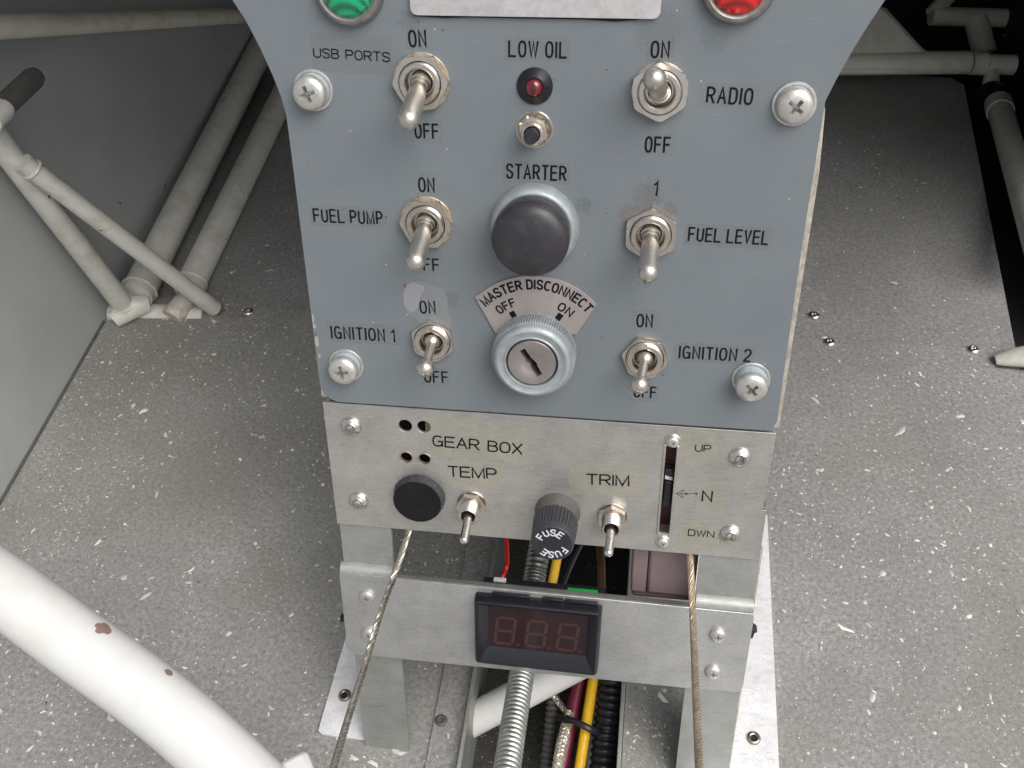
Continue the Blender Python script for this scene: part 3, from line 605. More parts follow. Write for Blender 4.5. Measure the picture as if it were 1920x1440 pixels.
# --- toggle switches
def hexnut(af, h, ri, mt, cham=.35):
    Rc = af / math.sqrt(3); n = 6; s = MB()
    # hexagonal body met by a chamfer cone on the top
    prof = [(ri, 0), (Rc, 0), (Rc, h - cham), (Rc * .93, h), (ri, h), (ri, 0)]
    vs = []; N = 48; fs = []
    for k, (r, z) in enumerate(prof[:-1]):
        for i in range(N):
            a = 2 * math.pi * i / N; hx = (af / 2) / math.cos((a + math.pi / 6) % (math.pi / 3) - math.pi / 6)
            rr = r if k in (0, 4) else (hx if k in (1, 2) else min(hx, Rc * .96))
            vs.append((rr * math.cos(a), rr * math.sin(a), z))
    K = 5
    for k in range(K):
        for i in range(N): fs.append((k * N + i, k * N + (i + 1) % N, ((k + 1) % K) * N + (i + 1) % N, ((k + 1) % K) * N + i))
    return s.add(vs, fs).mesh('nut', mt, smooth=25)
def ringm(r0, r1, h, mt, cham=.15, z0=0, n=44):
    return MB().lathe([(r0, z0), (r1, z0), (r1, z0 + h - cham), (r1 - cham, z0 + h), (r0 + cham, z0 + h), (r0, z0 + h - cham), (r0, z0)], n).mesh('ring', mt)
def bush_mesh(ro, ri, h, thread, mt, slot=None):
    pr = [(0, 0), (ro, 0)]; z = 0.3
    while thread and z < h - .75: pr += [(ro, z), (ro - .16, z + .14), (ro, z + .28)]; z += .3
    pr += [(ro, h - .35), (ro - .35, h), (ri + .45, h), (ri + .1, h - .3), (ri, h - .9), (ri * .93, .8), (0, .8)]
    s = MB().lathe(pr, 44)
    if slot: return cut(s, MB().box((-slot / 2, ri * .6, h - .9), (slot / 2, ro + 1, h + 1)), 'bushing', mt)
    return s.mesh('bushing', mt)
def bat(L, r0, r1, tip, mt, ball=False):
    """lever along +z with its pivot end at the origin"""
    if ball:
        pr = [(0, -2.2), (2.1, -1.8), (2.9, -.6), (2.75, .6), (1.9, 1.6), (1.5, 2.2), (1.45, L - 5.2), (1.3, L - 4.9)] + [(2.95 * math.sin(R(a)), L - 2.5 - 2.95 * math.cos(R(a))) for a in range(28, 180, 12)] + [(0, L)]
    else:
        pr = [(0, -2), (r0 * 1.25, -2), (r0 * 1.25, -.1), (r0 * 1.05, .1), (r0, .5), (r0, 1.2), (r0 * .9, 1.35), (r0 * .92, 1.6)] + [(r0 + (r1 - r0) * t, 1.6 + (L - r1 - 1.6) * t) for t in (.25, .5, .75, 1)] + [(r1 * math.cos(R(a)), L - r1 + r1 * math.sin(R(a))) for a in range(12, 90, 12)] + [(0, L)]
    return MB().lathe(pr, 28).mesh('lever', mt)
def toggle(base, tip, ht, kind, hexrot, washer, lab, af=14.4):
    q = P(*base, 1.5); t = P(*tip, ht); b = cobj('toggle_switch', BUSH[kind], (q.x, q.y, 0), R(2), label=lab)
    if washer: obj('washer', WASH[washer], b)
    obj('nut', NUT[kind], b, (0, 0, .62 if washer else .02), R(hexrot))
    piv = Vector((0, 0, 2.2)); d = Vector((t.x - q.x, t.y - q.y, ht)) - piv; L = d.length + (3.1 if kind != 'ball' else 2.5)
    return b, piv, d, L
BUSH = {'bat': bush_mesh(5.95, 4.1, 3.9, True, M['nickel']), 'ball': bush_mesh(5.85, 3.9, 3.7, True, M['nickel'], 1.5)}
NUT = {'bat': hexnut(14.6, 2.3, 6.3, M['nickel'], .3), 'ball': hexnut(13.2, 2.1, 6.2, M['nickel'], .3)}
WASH = {'rust': ringm(4, 8.35, .6, M['brass_rust']), 'plain': ringm(4, 7.9, .6, M['nickel'])}
for base, tip, ht, kind, hx, wsr, lab in (
        ((789, 155), (765, 223), 17, 'bat', 30, 'rust', 'toggle switch beside the USB PORTS label, lever down'),
        ((1237, 172), (1229, 148), 17, 'bat', 2, 'plain', 'toggle switch beside the RADIO label, lever up'),
        ((799, 419), (778, 489), 17, 'bat', 26, 'rust', 'toggle switch beside the FUEL PUMP label, lever down'),
        ((1220, 440), (1214, 510), 17, 'bat', -2, None, 'toggle switch beside the FUEL LEVEL label, lever down'),
        ((811, 640), (797, 690), 15, 'ball', 4, None, 'ball ended toggle switch beside the IGNITION 1 label'),
        ((1209, 672), (1199, 721), 15, 'ball', 20, 'plain', 'ball ended toggle switch beside the IGNITION 2 label')):
    b, piv, d, Ln = toggle(base, tip, ht, kind, hx, wsr if kind == 'bat' else None, lab)
    if kind == 'bat': obj('lever', bat(Ln, 2.45, 3.1, 0, M['lever']), b, tuple(piv), aim(d))
    else:
        obj('lever', bat(Ln, 1, 1, 0, M['nickel'], True), b, tuple(piv), aim(d))
        if wsr: obj('washer', ringm(4, 7.0, .02, M['nickel_dark'], .01), b, (0, 0, .01))
    obj('bore_fill', MB().lathe([(0, .85), (3.4, .85), (3.2, 1.1), (1.5, 1.3), (0, 1.4)], 24).mesh('bore_fill', M['black']), b)  # black fill; shade inside the bushing put into its colour
# miniature toggles on the aluminium plate
def star_washer(ro, ri, n, mt, z=.1):
    s = MB(); s.lathe([(ri, 0), (ro, 0), (ro, .3), (ri, .3), (ri, 0)], 40)
    for i in range(n):
        a = 2 * math.pi * i / n; t = MB().box((ri - 1.2, -.45, 0.1), (ri + .3, .45, .5)).rot(Matrix.Rotation(.5, 3, 'X')).rot(Matrix.Rotation(a, 3, 'Z')); s.add(t.v, t.f)
    return s.mesh('star', mt)
MN = hexnut(9.3, 2.3, 3.6, M['nickel'], .3); MBU = bush_mesh(3.5, 2.5, 8.7, True, M['nickel']); SW = star_washer(5.2, 4.2, 12, M['nickel_dark'])
for base, tip, lab, hx in (((884, 946), (870, 1013), 'miniature toggle switch under the TEMP label', 28), ((1148, 969), (1141, 1037), 'miniature toggle switch under the TRIM label', 4)):
    q = P(*base, 0); t = P(*tip, 20); b = cobj('miniature_switch', MBU, (q.x, q.y, -.78), R(0), label=lab)
    obj('washer', ringm(3.6, 5.4, .45, M['nickel']), b); obj('lock_washer', SW, b, (0, 0, .46)); obj('nut', MN, b, (0, 0, .95), R(hx))
    piv = Vector((0, 0, 5.0)); d = Vector((t.x - q.x, t.y - q.y, 20.8)) - piv; Ln = d.length + 1.2
    pr = [(0, -1), (1.45, -1), (1.5, 2), (1.58, Ln - 1.6)] + [(1.58 * math.cos(R(a)), Ln - 1.4 + 1.4 * math.sin(R(a))) for a in range(10, 90, 16)] + [(0, Ln)]
    obj('lever', MB().lathe(pr, 24).mesh('mlev', M['steel']), b, tuple(piv), aim(d))
    obj('bore_fill', MB().lathe([(0, .9), (2.1, .9), (2.1, 3.4), (0, 3.5)], 20).mesh('bore_fill', M['dark']), b)  # near-black fill paints the shade inside the small bushing

# --- starter button
q = P(1003, 424); sbn = cobj('starter_button', MB().lathe([(0, 0), (13.6, 0), (13.75, .5), (13.6, 1.1)] + [(11.7 + 1.9 * math.cos(R(a)), 1.2 + 4.2 * math.sin(R(a))) for a in range(10, 91, 10)] + [(11.0, 5.1), (10.9, 3.5), (0, 3.5)], 64).mesh('sb', M['zinc']), (q.x, q.y, 0), label='large round starter push button in a pale metal ring')
q2 = P(993, 452, 14.5)
pr = [(0, 3.4), (10.9, 3.4), (10.95, 4.2), (11.65, 11.4), (11.6, 12.6), (11.2, 13.8), (10.4, 14.7), (9.3, 15.4), (7.8, 15.9), (6, 16.25), (4, 16.48), (2, 16.58), (0, 16.6)]
obj('button_cap', MB().lathe(pr, 64).mesh('bc', M['button']), sbn, ((q2.x - q.x) * .5, (q2.y - q.y) * .5, 0))
# --- key lock and legend plate
q = P(1004, 655); kx, ky = q.x, q.y
fan = [(-20.6, 16.2 - .2), (-19.0, 19)] 
rad = 26.2
def fp(x, y): a = P(x, y, .8); return (a.x - kx, a.y - ky)
pl = fp(888, 553); pr_ = fp(1121, 568); ll = fp(929, 625); lr = fp(1081, 627)
al0 = math.degrees(math.atan2(pr_[1], pr_[0])) + 4; al1 = math.degrees(math.atan2(pl[1], pl[0])) - 4
k0, k1 = Vector(pr_), Vector(pl); L0, L1 = Vector(lr), Vector(ll)
fo = [lr, tuple(k0.lerp(L0, .10)), tuple(k0.lerp(L0, .04) * .993)] + arc(0, 0, rad, rad, al0, al1, 30) + [tuple(k1.lerp(L1, .04) * .993), tuple(k1.lerp(L1, .10)), ll]
lp = cobj('legend_plate', MB().prism(fo, 0.02, .8).mesh('lpm', M['legend']), (kx, ky, 0), bevel=.12, label='fan shaped plate lettered MASTER DISCONNECT, OFF and ON')
obj('lettering', arc_text('MASTER DISCONNECT', 21.9, 2.9, 0.5, 95, False, .66).mesh('t', M['ink'], smooth=0), lp, (0, 0, .83))
obj('lettering', arc_text('OFF', 16.9, 2.6, -32, 20.5, False, .58).mesh('t', M['ink'], smooth=0), lp, (0, 0, .83))
obj('lettering', arc_text('ON', 16.8, 2.6, 32.5, 15.5, False, .58).mesh('t', M['ink'], smooth=0), lp, (0, 0, .83))
for x, y, r in ((962, 590, 32), (1048.5, 594, -32)):
    a = fp(x, y); c, s = math.cos(R(r)), math.sin(R(r))
    obj('index_mark', MB().prism([(a[0] + c * i - s * j, a[1] + s * i + c * j) for i, j in ((-.95, -1.9), (.95, -1.9), (.95, 1.2), (-.95, 1.2))], .82, .85).mesh('im', M['ink'], smooth=0), lp)
kn = MB().lathe([(8.6, 0), (13.5, 0), (13.6, .2), (13.6, 6.2), (13.0, 6.6), (8.6, 6.6), (8.6, 0)], 400, 0, lambda a, k, i: (1 if i % 4 in (0, 1) else 0.955) if k in (2, 3) else 1)
lk = cobj('key_lock', kn.mesh('kn', M['zinc'], smooth=20), (kx, ky, .82), label='round key lock with a knurled rim and slanting key slot')
kb = MB().lathe([(8.3, 3.9), (12.5, 3.9), (12.7, 4.6)] + [(11.0 + 1.7 * math.cos(R(a)), 4.8 + 1.9 * math.sin(R(a))) for a in range(10, 90, 13)] + [(10.6, 6.45), (9.2, 6.35), (8.9, 6.6), (8.5, 6.5), (8.3, 5.8), (8.3, 3.9)], 72)
kz = kb.mesh('kb', M['zinc']); obj('lock_collar', kz, lk, (0, 0, 2.6))
plug = MB().lathe([(0, 1.5), (7.8, 1.5), (7.85, 5.9), (7.6, 6.25), (3.6, 6.25), (3.3, 6.05), (0, 6.0)], 56)
sc_ = [(-1.0, 6.0), (-1.0, 2.2), (-1.3, 1.7), (-.6, 0), (-1.1, -1.6), (-1.05, -5.4), (.95, -5.4), (1.0, -1.8), (1.4, -1.2), (1.1, .6), (.85, 2.0), (.95, 6.0)]
cc, ss = math.cos(R(33)), math.sin(R(33))
cutm = MB().prism([(cc * a - ss * b * .92, ss * a + cc * b * .92) for a, b in sc_], 0, 8)
obj('lock_plug', cut(plug, cutm, 'plug', M['mauve_steel']), lk, (0, 0, 2.85))
obj('keyway_floor', MB().lathe([(0, .2), (7.5, .2), (7.5, 1.2), (0, 1.2)], 32).mesh('kf', M['dark']), lk, (0, 0, 2.4))  # black disc paints the shade at the bottom of the key slot
obj('plug_gap', MB().lathe([(7.9, 2), (8.28, 2), (8.28, 5.4), (7.9, 5.4), (7.9, 2)], 48).mesh('pg', M['dark']), lk, (0, 0, 2.6))
# --- LED, push button, lamps, name plate
q = P(1003, 161); ld = cobj('warning_light', MB().lathe([(0, 0), (5.15, 0), (5.2, .5), (4.9, .9), (3.0, 2.7), (2.6, 2.7), (2.5, 2.0), (0, 2)], 48).mesh('ld', M['bezel_black'], smooth=40), (q.x, q.y, 0), label='small red light in a faceted black bezel')
obj('lens', MB().lathe([(0, 1.5), (2.55, 1.5), (2.5, 2.5), (2.2, 3.3), (1.5, 3.9), (.7, 4.15), (0, 4.2)], 32).mesh('lens', M['led_red']), ld)
q = P(1002, 243); pbn = cobj('push_button', MB().lathe([(0, 0), (3.3, 0), (3.3, 5.6), (2.9, 6.0), (2.45, 6.0), (2.3, 4.6), (0, 3.5)], 36).mesh('pb', M['nickel']), (q.x, q.y, 0), label='small black push button in a plated lock nut')
obj('washer', ringm(3.2, 5.5, .35, M['nickel']), pbn); obj('lock_washer', star_washer(5.1, 4.3, 9, M['nickel_dark']), pbn, (0, 0, .36)); obj('nut', hexnut(7.6, 1.7, 3.2, M['nickel'], .5), pbn, (0, 0, .8), R(12))
obj('plunger', MB().lathe([(0, 3.9), (2.05, 3.9), (2.1, 8.9), (1.9, 9.2), (0, 9.2)], 32).mesh('plg', M['black']), pbn)
for x, y, lens, lab in ((656, -22, 'lens_green', 'green indicator lamp at the upper left'), (1385, -30, 'lens_red', 'red indicator lamp at the upper right')):
    q = P(x, y); lm = cobj('indicator_lamp', MB().lathe([(0, 0), (10.1, 0), (10.1, 1.2)] + [(7.6 + 2.3 * math.cos(R(a)), 1.4 + 2.4 * math.sin(R(a))) for a in range(10, 90, 16)] + [(7.5, 3.4), (0, 3.4)], 56).mesh('lb', M['bezel_metal']), (q.x, q.y, 0), label=lab)
    obj('lens', MB().lathe([(0, 3), (7.5, 3)] + [(7.5 * math.cos(R(a)), 3.2 + 3.4 * math.sin(R(a))) for a in range(0, 90, 15)] + [(0, 6.6)], 48).mesh('ln', M[lens]), lm)
n0, n1 = P(770, 31, 1), P(1238, 34, 1)
npl = cobj('name_plate', MB().prism(rrect(n0.x, 61.7, n1.x, 96, 2.0), .5, 1.3).mesh('np', M['nameplate']), bevel=.15)
obj('name_plate_backing', MB().prism([(n0.x + 1, 61.4), (n0.x + 10, 61.0), (n0.x + 16, 61.3), (n1.x - 20, 61.2), (n1.x - 12, 60.8), (n1.x - 6, 61.3), (n1.x - 1, 95), (n0.x + 1, 95)], .02, .48).mesh('nb', M['rubber']), npl)
# --- rubber plug and fuse holder
q = P(786, 932); rp = cobj('blanking_plug', MB().lathe([(0, 0), (9.3, 0), (9.6, .5), (9.3, 1.5), (9.15, 3.4), (8.9, 3.8), (0, 3.8)], 64, 0, lambda a, k, i: 1 + .012 * math.sin(5 * a + k) + .01 * math.sin(23 * a + 2 * k)).mesh('rp', M['rubber_cut']), (q.x, q.y, -.78), R(20), label='black rubber blanking plug')
obj('plug_face', MB().lathe([(0, 3.75), (8.8, 3.75), (8.75, 4.0), (0, 4.05)], 56).mesh('pf', M['rubber']), rp)
q = P(1045, 962); fz = cobj('fuse_holder', MB().lathe([(0, 0), (8.2, 0), (8.25, .8), (8.0, 1.6), (7.6, 5.0), (7.1, 5.3), (7.0, 6.6), (0, 6.6)], 56).mesh('fh', M['fuse_grey']), (q.x, q.y, -.78), label='black screw cap fuse holder lettered FUSE FUSE')
pr = [(0, 6.8), (7.9, 6.8), (8.0, 7.2), (7.7, 15.0), (7.6, 15.5), (7.55, 17.6), (7.3, 18.2), (7.0, 18.4), (0, 18.4)]
cap = obj('fuse_cap', MB().lathe(pr, 180, 0, lambda a, k, i: (1.0 if i % 5 < 3 else .95) if k in (2, 3) else 1).mesh('fc', M['fuse_black'], smooth=20), fz)
obj('cap_face', MB().lathe([(0, 18.35), (6.8, 18.35), (6.75, 18.5), (0, 18.5)], 56).mesh('cf', M['black']), cap)
for a0 in (-12, 168):
    obj('lettering', arc_text('FUSE', 3.55, 2.45, a0, 112, False, .5).mesh('ft', M['white_ink'], smooth=0), cap, (0, 0, 18.53))

# chipped paint along the panel edges
for cname, ccol, spots in (('bare', M['paint_edge'], [(586, 596, 1.0, 2.6), (589, 612, .8, 2.0), (594, 640, 1.1, 3.2), (599, 668, .6, 1.2), (604, 735, .7, 1.4), (700, 766, 1.6, .4), (812, 772, 2.0, .4), (905, 777, 1.4, .4), (1180, 794, 2.6, .5), (1275, 798, 1.8, .4), (1340, 802, 1.2, .4)]), ('red', M['maroon'], [(1033, 781, 1.1, .5), (1046, 782, .8, .4), (592, 628, .35, 1.0), (759, 536, .35, 1.1), (1243, 703, .9, .3)])):
    for x, y, w_, h_ in spots:
        q = P(x, y); pts_ = [(q.x + w_ * .7 * math.cos(a) * random.uniform(.4, 1.2), q.y + h_ * .8 * math.sin(a) * random.uniform(.4, 1.2)) for a in [k * math.pi / 5 for k in range(10)]]
        if y > 760: pts_ = [(a, max(-66.2, min(b, -65.2))) for a, b in pts_]
        if x < 610 and cname == 'bare': pts_ = [(max(a, -74.4), b) for a, b in pts_]
        cobj('chipped_paint', MB().prism(pts_, 0.01, .05).mesh('cp', ccol, smooth=0))
# --- labels of clear tape with black print
def placard(txt, bl, br, capp, wide, pad=(5, 6, 5, 6), tape='tape', stroke=None, rot=None):
    a, b = P(*bl), P(*br); H = (P(bl[0], bl[1] - capp) - P(*bl)).length; d = b - a; W = d.length; ang = math.atan2(d.y, d.x)
    if rot is not None: ang = R(rot)
    k = H / capp; st = stroke or (H * .125 if wide else H * .125)
    x0, y0, x1, y1 = -pad[0] * k, -pad[1] * k, W + pad[2] * k, H + pad[3] * k
    j = lambda: random.uniform(-.12, .12)
    o = cobj('placard', MB().prism([(x0 + j(), y0 + j()), (x1 + j(), y0 + j()), (x1 + j(), y1 + j()), (x0 + j(), y1 + j())], 0.02, .10).mesh('pl', M[tape], smooth=0), (a.x, a.y, (0 if bl[1] < 790 else -.8)), ang, label='clear label lettered ' + txt)
    o.visible_shadow = True
    obj('lettering', text_mesh(txt, H, W, wide, st).mesh('txt', M['ink'], smooth=0), o, (0, 0, .13))
LB = [('USB PORTS', (588, 108), (732, 117), 19, True, (3, 24, 4, 25), 'tape_aged'),
      ('ON', (767, 89), (801, 88.5), 33, False, (6, 6, 13, 8), 'tape'), ('OFF', (778, 259.5), (824, 261), 29, False, (8, 7, 6, 8), 'tape'),
      ('LOW OIL', (953, 107), (1063.5, 110), 32, False, (8, 6, 5, 6), 'tape_aged'), ('STARTER', (949, 334.8), (1062, 340), 29, False, (5, 6, 6, 7), 'tape_aged'),
      ('ON', (1219, 109), (1255, 109.5), 33, False, (7, 7, 10, 7), 'tape_aged'), ('OFF', (1208, 286), (1257, 287.5), 31, False, (9, 6, 6, 7), 'tape'),
      ('RADIO', (1323, 193.7), (1410.4, 197.6), 32, False, (13, 7, 9, 7), 'tape'), ('1', (1224, 367.7), (1229, 368), 29, False, (14, 9, 7, 7), 'tape_aged'),
      ('FUEL PUMP', (588.5, 416), (719, 421.8), 25.5, False, (5, 6, 5, 6), 'tape_aged'), ('ON', (785, 360), (816, 361), 28, False, (7, 6, 7, 6), 'tape'),
      ('OFF', (777, 507), (825, 509), 24, False, (5, 6, 6, 8), 'tape'), ('ON', (788, 588), (818, 588.5), 24.5, False, (2, 3, 2, 3), 'lacquer2'),
      ('OFF', (796, 717), (842, 718.5), 22, False, (4, 6, 3, 6), 'tape'), ('IGNITION 1', (621.6, 634.6), (742.7, 641.7), 24, False, (6, 5, 7, 7), 'tape_aged'),
      ('IGNITION 2', (1272, 672), (1408, 679), 24.5, False, (8, 6, 6, 6), 'tape_aged'), ('ON', (1193, 613.5), (1224, 614.5), 25.5, False, (7, 6, 10, 7), 'tape'),
      ('OFF', (1188, 745), (1231, 747), 22, False, (11, 6, 3, 6), 'tape'), ('FUEL LEVEL', (1289, 452), (1440, 459.7), 27, False, (7, 7, 6, 6), 'tape_aged'),
      ('2', (1208, 530), (1219, 530.5), 24, False, (3, 6, 3, 6), 'tape'),
      ('GEAR BOX', (810, 838.5), (979, 855), 21, True, (11, 18, 6, 34), 'tape_warm'), ('TEMP', (839.6, 896), (931.5, 901.6), 21, True, (1, 15, 12, 14), 'tape_warm'),
      ('TRIM', (1099, 911), (1180, 914.5), 21, True, (27, 17, 24, 24), 'tape_warm'), ('UP', (1302.6, 849), (1333, 851), 14, True, (28, 22, 14, 28), 'tape_warm'),
      ('N', (1315, 942.5), (1337, 944), 21, True, (8, 18, 18, 16), 'tape_warm'), ('DWN', (1289.6, 1007), (1339, 1011), 12.5, True, (14, 20, 12, 17), 'tape_warm')]
for t, bl, br, c, wd, pad, tp in LB: placard(t, bl, br, c, wd, pad, tp)
# pen-drawn arrow at the neutral mark
am = MB(); A = [P(1308, 928), P(1290, 928.5), P(1268, 928.5)]
ribbon(am, A, .18, 0); ribbon(am, [P(1283, 920), P(1268, 928), P(1281, 936)], .2, .001); ribbon(am, [P(1281, 936), P(1277, 928), P(1284, 921)], .15, .002)
for x in (1287, 1306): am.prism(circle(*P(x, 928.4), .4, 10), 0, .01)
cobj('pen_arrow', am.mesh('arrow', M['ink'], smooth=0), (0, 0, -.76))
# clear lacquer smeared round the ignition label
def blobpoly(pts, n=6): return [(q.x, q.y) for q in bez([Vector((*P(*p), 0)) for p in pts + [pts[0]]], n)[:-1]]
cobj('lacquer_patch', MB().prism(blobpoly([(757, 545), (768, 530), (790, 527), (812, 534), (832, 545), (838, 560), (842, 585), (848, 600), (846, 608), (815, 606), (790, 606), (778, 598), (765, 588), (757, 570)]), .02, .075).mesh('lq', M['lacquer2'], smooth=0))
cobj('lacquer_patch', MB().prism(blobpoly([(757, 546), (766, 532), (784, 531), (796, 540), (788, 556), (784, 575), (776, 585), (764, 580), (757, 566)]), .08, .105).mesh('lq', M['lacquer'], smooth=0))
# left cable tie stub and right connector stub behind the bracket
q = P(1410, 1188, -5); cobj('connector_stub', MB().prism([(q.x - 6, q.y - 3), (q.x + .5, q.y - 2.6), (q.x + 1, q.y + .3), (q.x + 2, q.y + .8), (q.x - .8, q.y + 3), (q.x - 6, q.y + 3.2)], -9, -5).mesh('cs', M['black']), bevel=.5)
q = P(641, 1163, -5); cobj('connector_stub', MB().prism([(q.x - 1.2, q.y - 1), (q.x + 4, q.y - 1.4), (q.x + 4, q.y + 1.4), (q.x - .8, q.y + 1.2)], -8, -5).mesh('cs', M['black']), bevel=.4)
# --- aluminium feet lying on the floor
fa = [FL(598, 1372), FL(604, 1350), FL(655, 1178), FL(690, 1120), FL(760, 1120), FL(735, 1395), FL(640, 1384), FL(604, 1379)]
def fobj(name, pts, z0, z1, mt, bevel=.3):
    me = MB().prism([(p.x, p.y) for p in pts], z0, z1); me.v = [(x, y, z) for x, y, z in me.v]
    o = obj(name, me.mesh(name, mt), None, bevel=bevel); return o
M_inv = console.rotation_euler.to_matrix().transposed()
def world_child(name, mb, mt, bevel=.3, **kw):   # geometry given in floor coordinates, parented to the console
    org = Vector((0, -V0 * SA, 0)); mb.v = [tuple(M_inv @ (Vector(v) - org)) for v in mb.v]
    return obj(name, mb.mesh(name, mt), console, bevel=bevel, **kw)
world_child('foot', MB().prism([(p.x, p.y) for p in fa], .05, 1.6), M['aluminium_foot'])
fb = [(62, -330), (105.2, -330), (105.2, 57), (70, 57)]
world_child('foot', MB().prism(fb, .05, 1.6), M['aluminium_foot'])
for x, y in ((648, 1307), (1412, 1387)):
    q = FL(x, y); r = MB().lathe([(3.0, 0), (3.0, .3), (2.6, .9), (1.9, 1.1), (1.4, .9), (1.25, .1), (0, .05)], 28); r.v = [(a + q.x, b + q.y, c + 1.65) for a, b, c in r.v]
    world_child('foot_rivet', r, M['nickel_dark'], 0); r = MB().lathe([(0, .3), (1.2, .3), (1.2, .5), (0, .5)], 16); r.v = [(a + q.x, b + q.y, c + 1.65) for a, b, c in r.v]
    world_child('bore_shade', r, M['dark'], 0)  # black disc stands in for shade down the rivet hole

# ------------------------------------------------------------------ things in and around the console
def thing_tube(name, pts, rad, mt, label, cat, n=16, cap=True, seg=12):
    o = obj(name, MB().sweep(bez(wl(pts), seg), rad, n, cap).mesh(name, mt)); return top(o, label, cat)
def rope(name, pts, r, mt, label, cat, pitch=11, ns=6):
    """wire rope: strands laid in a helix round a core, each strand a part"""
    path = bez(wl(pts), 60); root = top(obj(name, MB().sweep(path[::4], r * .6, 8).mesh('core', M['grip'])), label, cat)  # core coloured dark to paint shade between the strands
    N = len(path); s = 0; S = [0]
    for i in range(1, N): s += (path[i] - path[i - 1]).length; S.append(s)
    T = [(path[min(i + 1, N - 1)] - path[max(i - 1, 0)]).normalized() for i in range(N)]
    a = T[0].cross(Vector((0, 0, 1))).normalized(); fr = []
    for i in range(N): a = (a - T[i] * a.dot(T[i])).normalized(); fr.append((a.copy(), T[i].cross(a)))
    for k in range(ns):
        pp = []
        for i in range(N):
            t = 2 * math.pi * (k / ns + S[i] / pitch); A, B = fr[i]; pp.append(path[i] + (A * math.cos(t) + B * math.sin(t)) * (r * .66))
        obj('strand', MB().sweep(pp, r * .33, 7).mesh('strand', mt), root)
    return root
def pw(x, y, h): q = P(x, y, h); return Vector((q.x, 0, 0)) + VU * q.y + NN * h
rope('wire_rope', [pw(775, 960, -5), pw(765, 1000, -3.4), pw(741, 1075, 4.5), pw(716, 1142, 22), pw(682, 1255, 48), pw(652, 1350, 76), pw(622, 1452, 104), pw(575, 1620, 150)], 1.25, M['rope_grey'], 'grey steel wire rope slanting down past the left leg', 'cable')['group'] = 'wire ropes before the legs'
rope('wire_rope', [pw(1290, 1005, -6), pw(1294, 1045, -3.2), pw(1297, 1110, 5.5), pw(1301, 1200, 26), pw(1306, 1320, 62), pw(1312, 1452, 100), pw(1320, 1620, 142)], 1.3, M['rope_tan'], 'tan steel wire rope hanging before the right leg', 'cable')['group'] = 'wire ropes before the legs'
# flexible conduit
def conduit(name, pts, r, pitch, mt, label, amp=.13, cat='conduit'):
    path = bez(wl(pts), 20); L = sum((path[i] - path[i - 1]).length for i in range(1, len(path))); N = int(L / pitch * 8); out = []
    seg = [0]
    for i in range(1, len(path)): seg.append(seg[-1] + (path[i] - path[i - 1]).length)
    j = 0
    for i in range(N + 1):
        t = L * i / N
        while j < len(seg) - 2 and seg[j + 1] < t: j += 1
        out.append(path[j].lerp(path[j + 1], (t - seg[j]) / max(1e-6, seg[j + 1] - seg[j])))
    return top(obj(name, MB().sweep(out, lambda t: r * (1 - amp + amp * abs(math.sin(math.pi * t * L / pitch)) ** .6 * 1.0), 28).mesh(name, mt)), label, cat)
conduit('flexible_conduit', [DP(1016, 1000, 440), DP(1008, 1050, 432), DP(1000, 1100, 425), DP(980, 1250, 392), DP(963, 1360, 366), DP(948, 1460, 345)], 5.1, 2.15, M['flex'], 'ribbed silver metal conduit descending behind the display bracket')
conduit('corrugated_hose', [DP(1150, 1230, 450), DP(1146, 1300, 445), DP(1136, 1380, 438), DP(1128, 1470, 430)], 6.2, 3.4, M['black_hose'], 'thick black corrugated hose beside the right angle iron', .22, 'hose')
conduit('toothed_belt', [DP(1040, 1280, 462), DP(1032, 1360, 455), DP(1022, 1460, 448)], 3.2, 2.6, M['grip'], 'thin dark ribbed hose left of the maroon cable', .35, 'hose')
thing_tube('cable', [DP(1112, 1240, 456), DP(1095, 1300, 450), DP(1080, 1380, 441), DP(1062, 1470, 432)], 3.2, M['maroon'], 'thick maroon cable under the display', 'cable').location.x = -.0035
thing_tube('cable', [DP(1118, 1235, 450), DP(1108, 1300, 444), DP(1096, 1380, 435), DP(1082, 1470, 426)], 2.45, M['yellow'], 'yellow cable beside the maroon one', 'cable')
thing_tube('cable', [DP(1134, 1235, 454), DP(1126, 1300, 448), DP(1114, 1380, 441), DP(1102, 1470, 432)], 2.4, M['grey_hose'], 'dull grey cable right of the yellow one', 'cable')
thing_tube('cable_tie', [DP(1046, 1346, 443), DP(1075, 1352, 432), DP(1105, 1366, 428), DP(1126, 1376, 436)], 1.6, M['black'], 'black cable tie round the yellow and maroon cables', 'cable tie', 8)
def braid(name, pts, r, label):
    path = bez(wl(pts), 16); root = top(obj(name, MB().sweep(path, r * .8, 10).mesh('core', M['braid'])), label, 'braided wire'); N = len(path)
    T = [(path[min(i + 1, N - 1)] - path[max(i - 1, 0)]).normalized() for i in range(N)]; a = T[0].cross(Vector((0, 0, 1))).normalized()
    for d in (1, -1):
        mb = MB()
        for k in range(4):
            pp = []; s = 0; b = a.copy()
            for i in range(N):
                s += (path[i] - path[i - 1]).length if i else 0; b = (b - T[i] * b.dot(T[i])).normalized(); t = d * 2 * math.pi * (k / 4 + s / 7); pp.append(path[i] + (b * math.cos(t) + T[i].cross(b) * math.sin(t)) * r * .82)
            mb.sweep(pp, r * .3, 5)
        obj('braid_strands', mb.mesh('bs', M['braid']), root)
braid('braided_wire', [DP(1072, 1330, 448), DP(1062, 1362, 438), DP(1052, 1400, 430), DP(1040, 1470, 420)], 2.4, 'silver braided wire below the cable tie')
braid('braided_wire', [DP(1034, 1300, 456), DP(1048, 1318, 454), DP(1062, 1334, 450)], 1.5, 'short braided wire end above the cable tie')
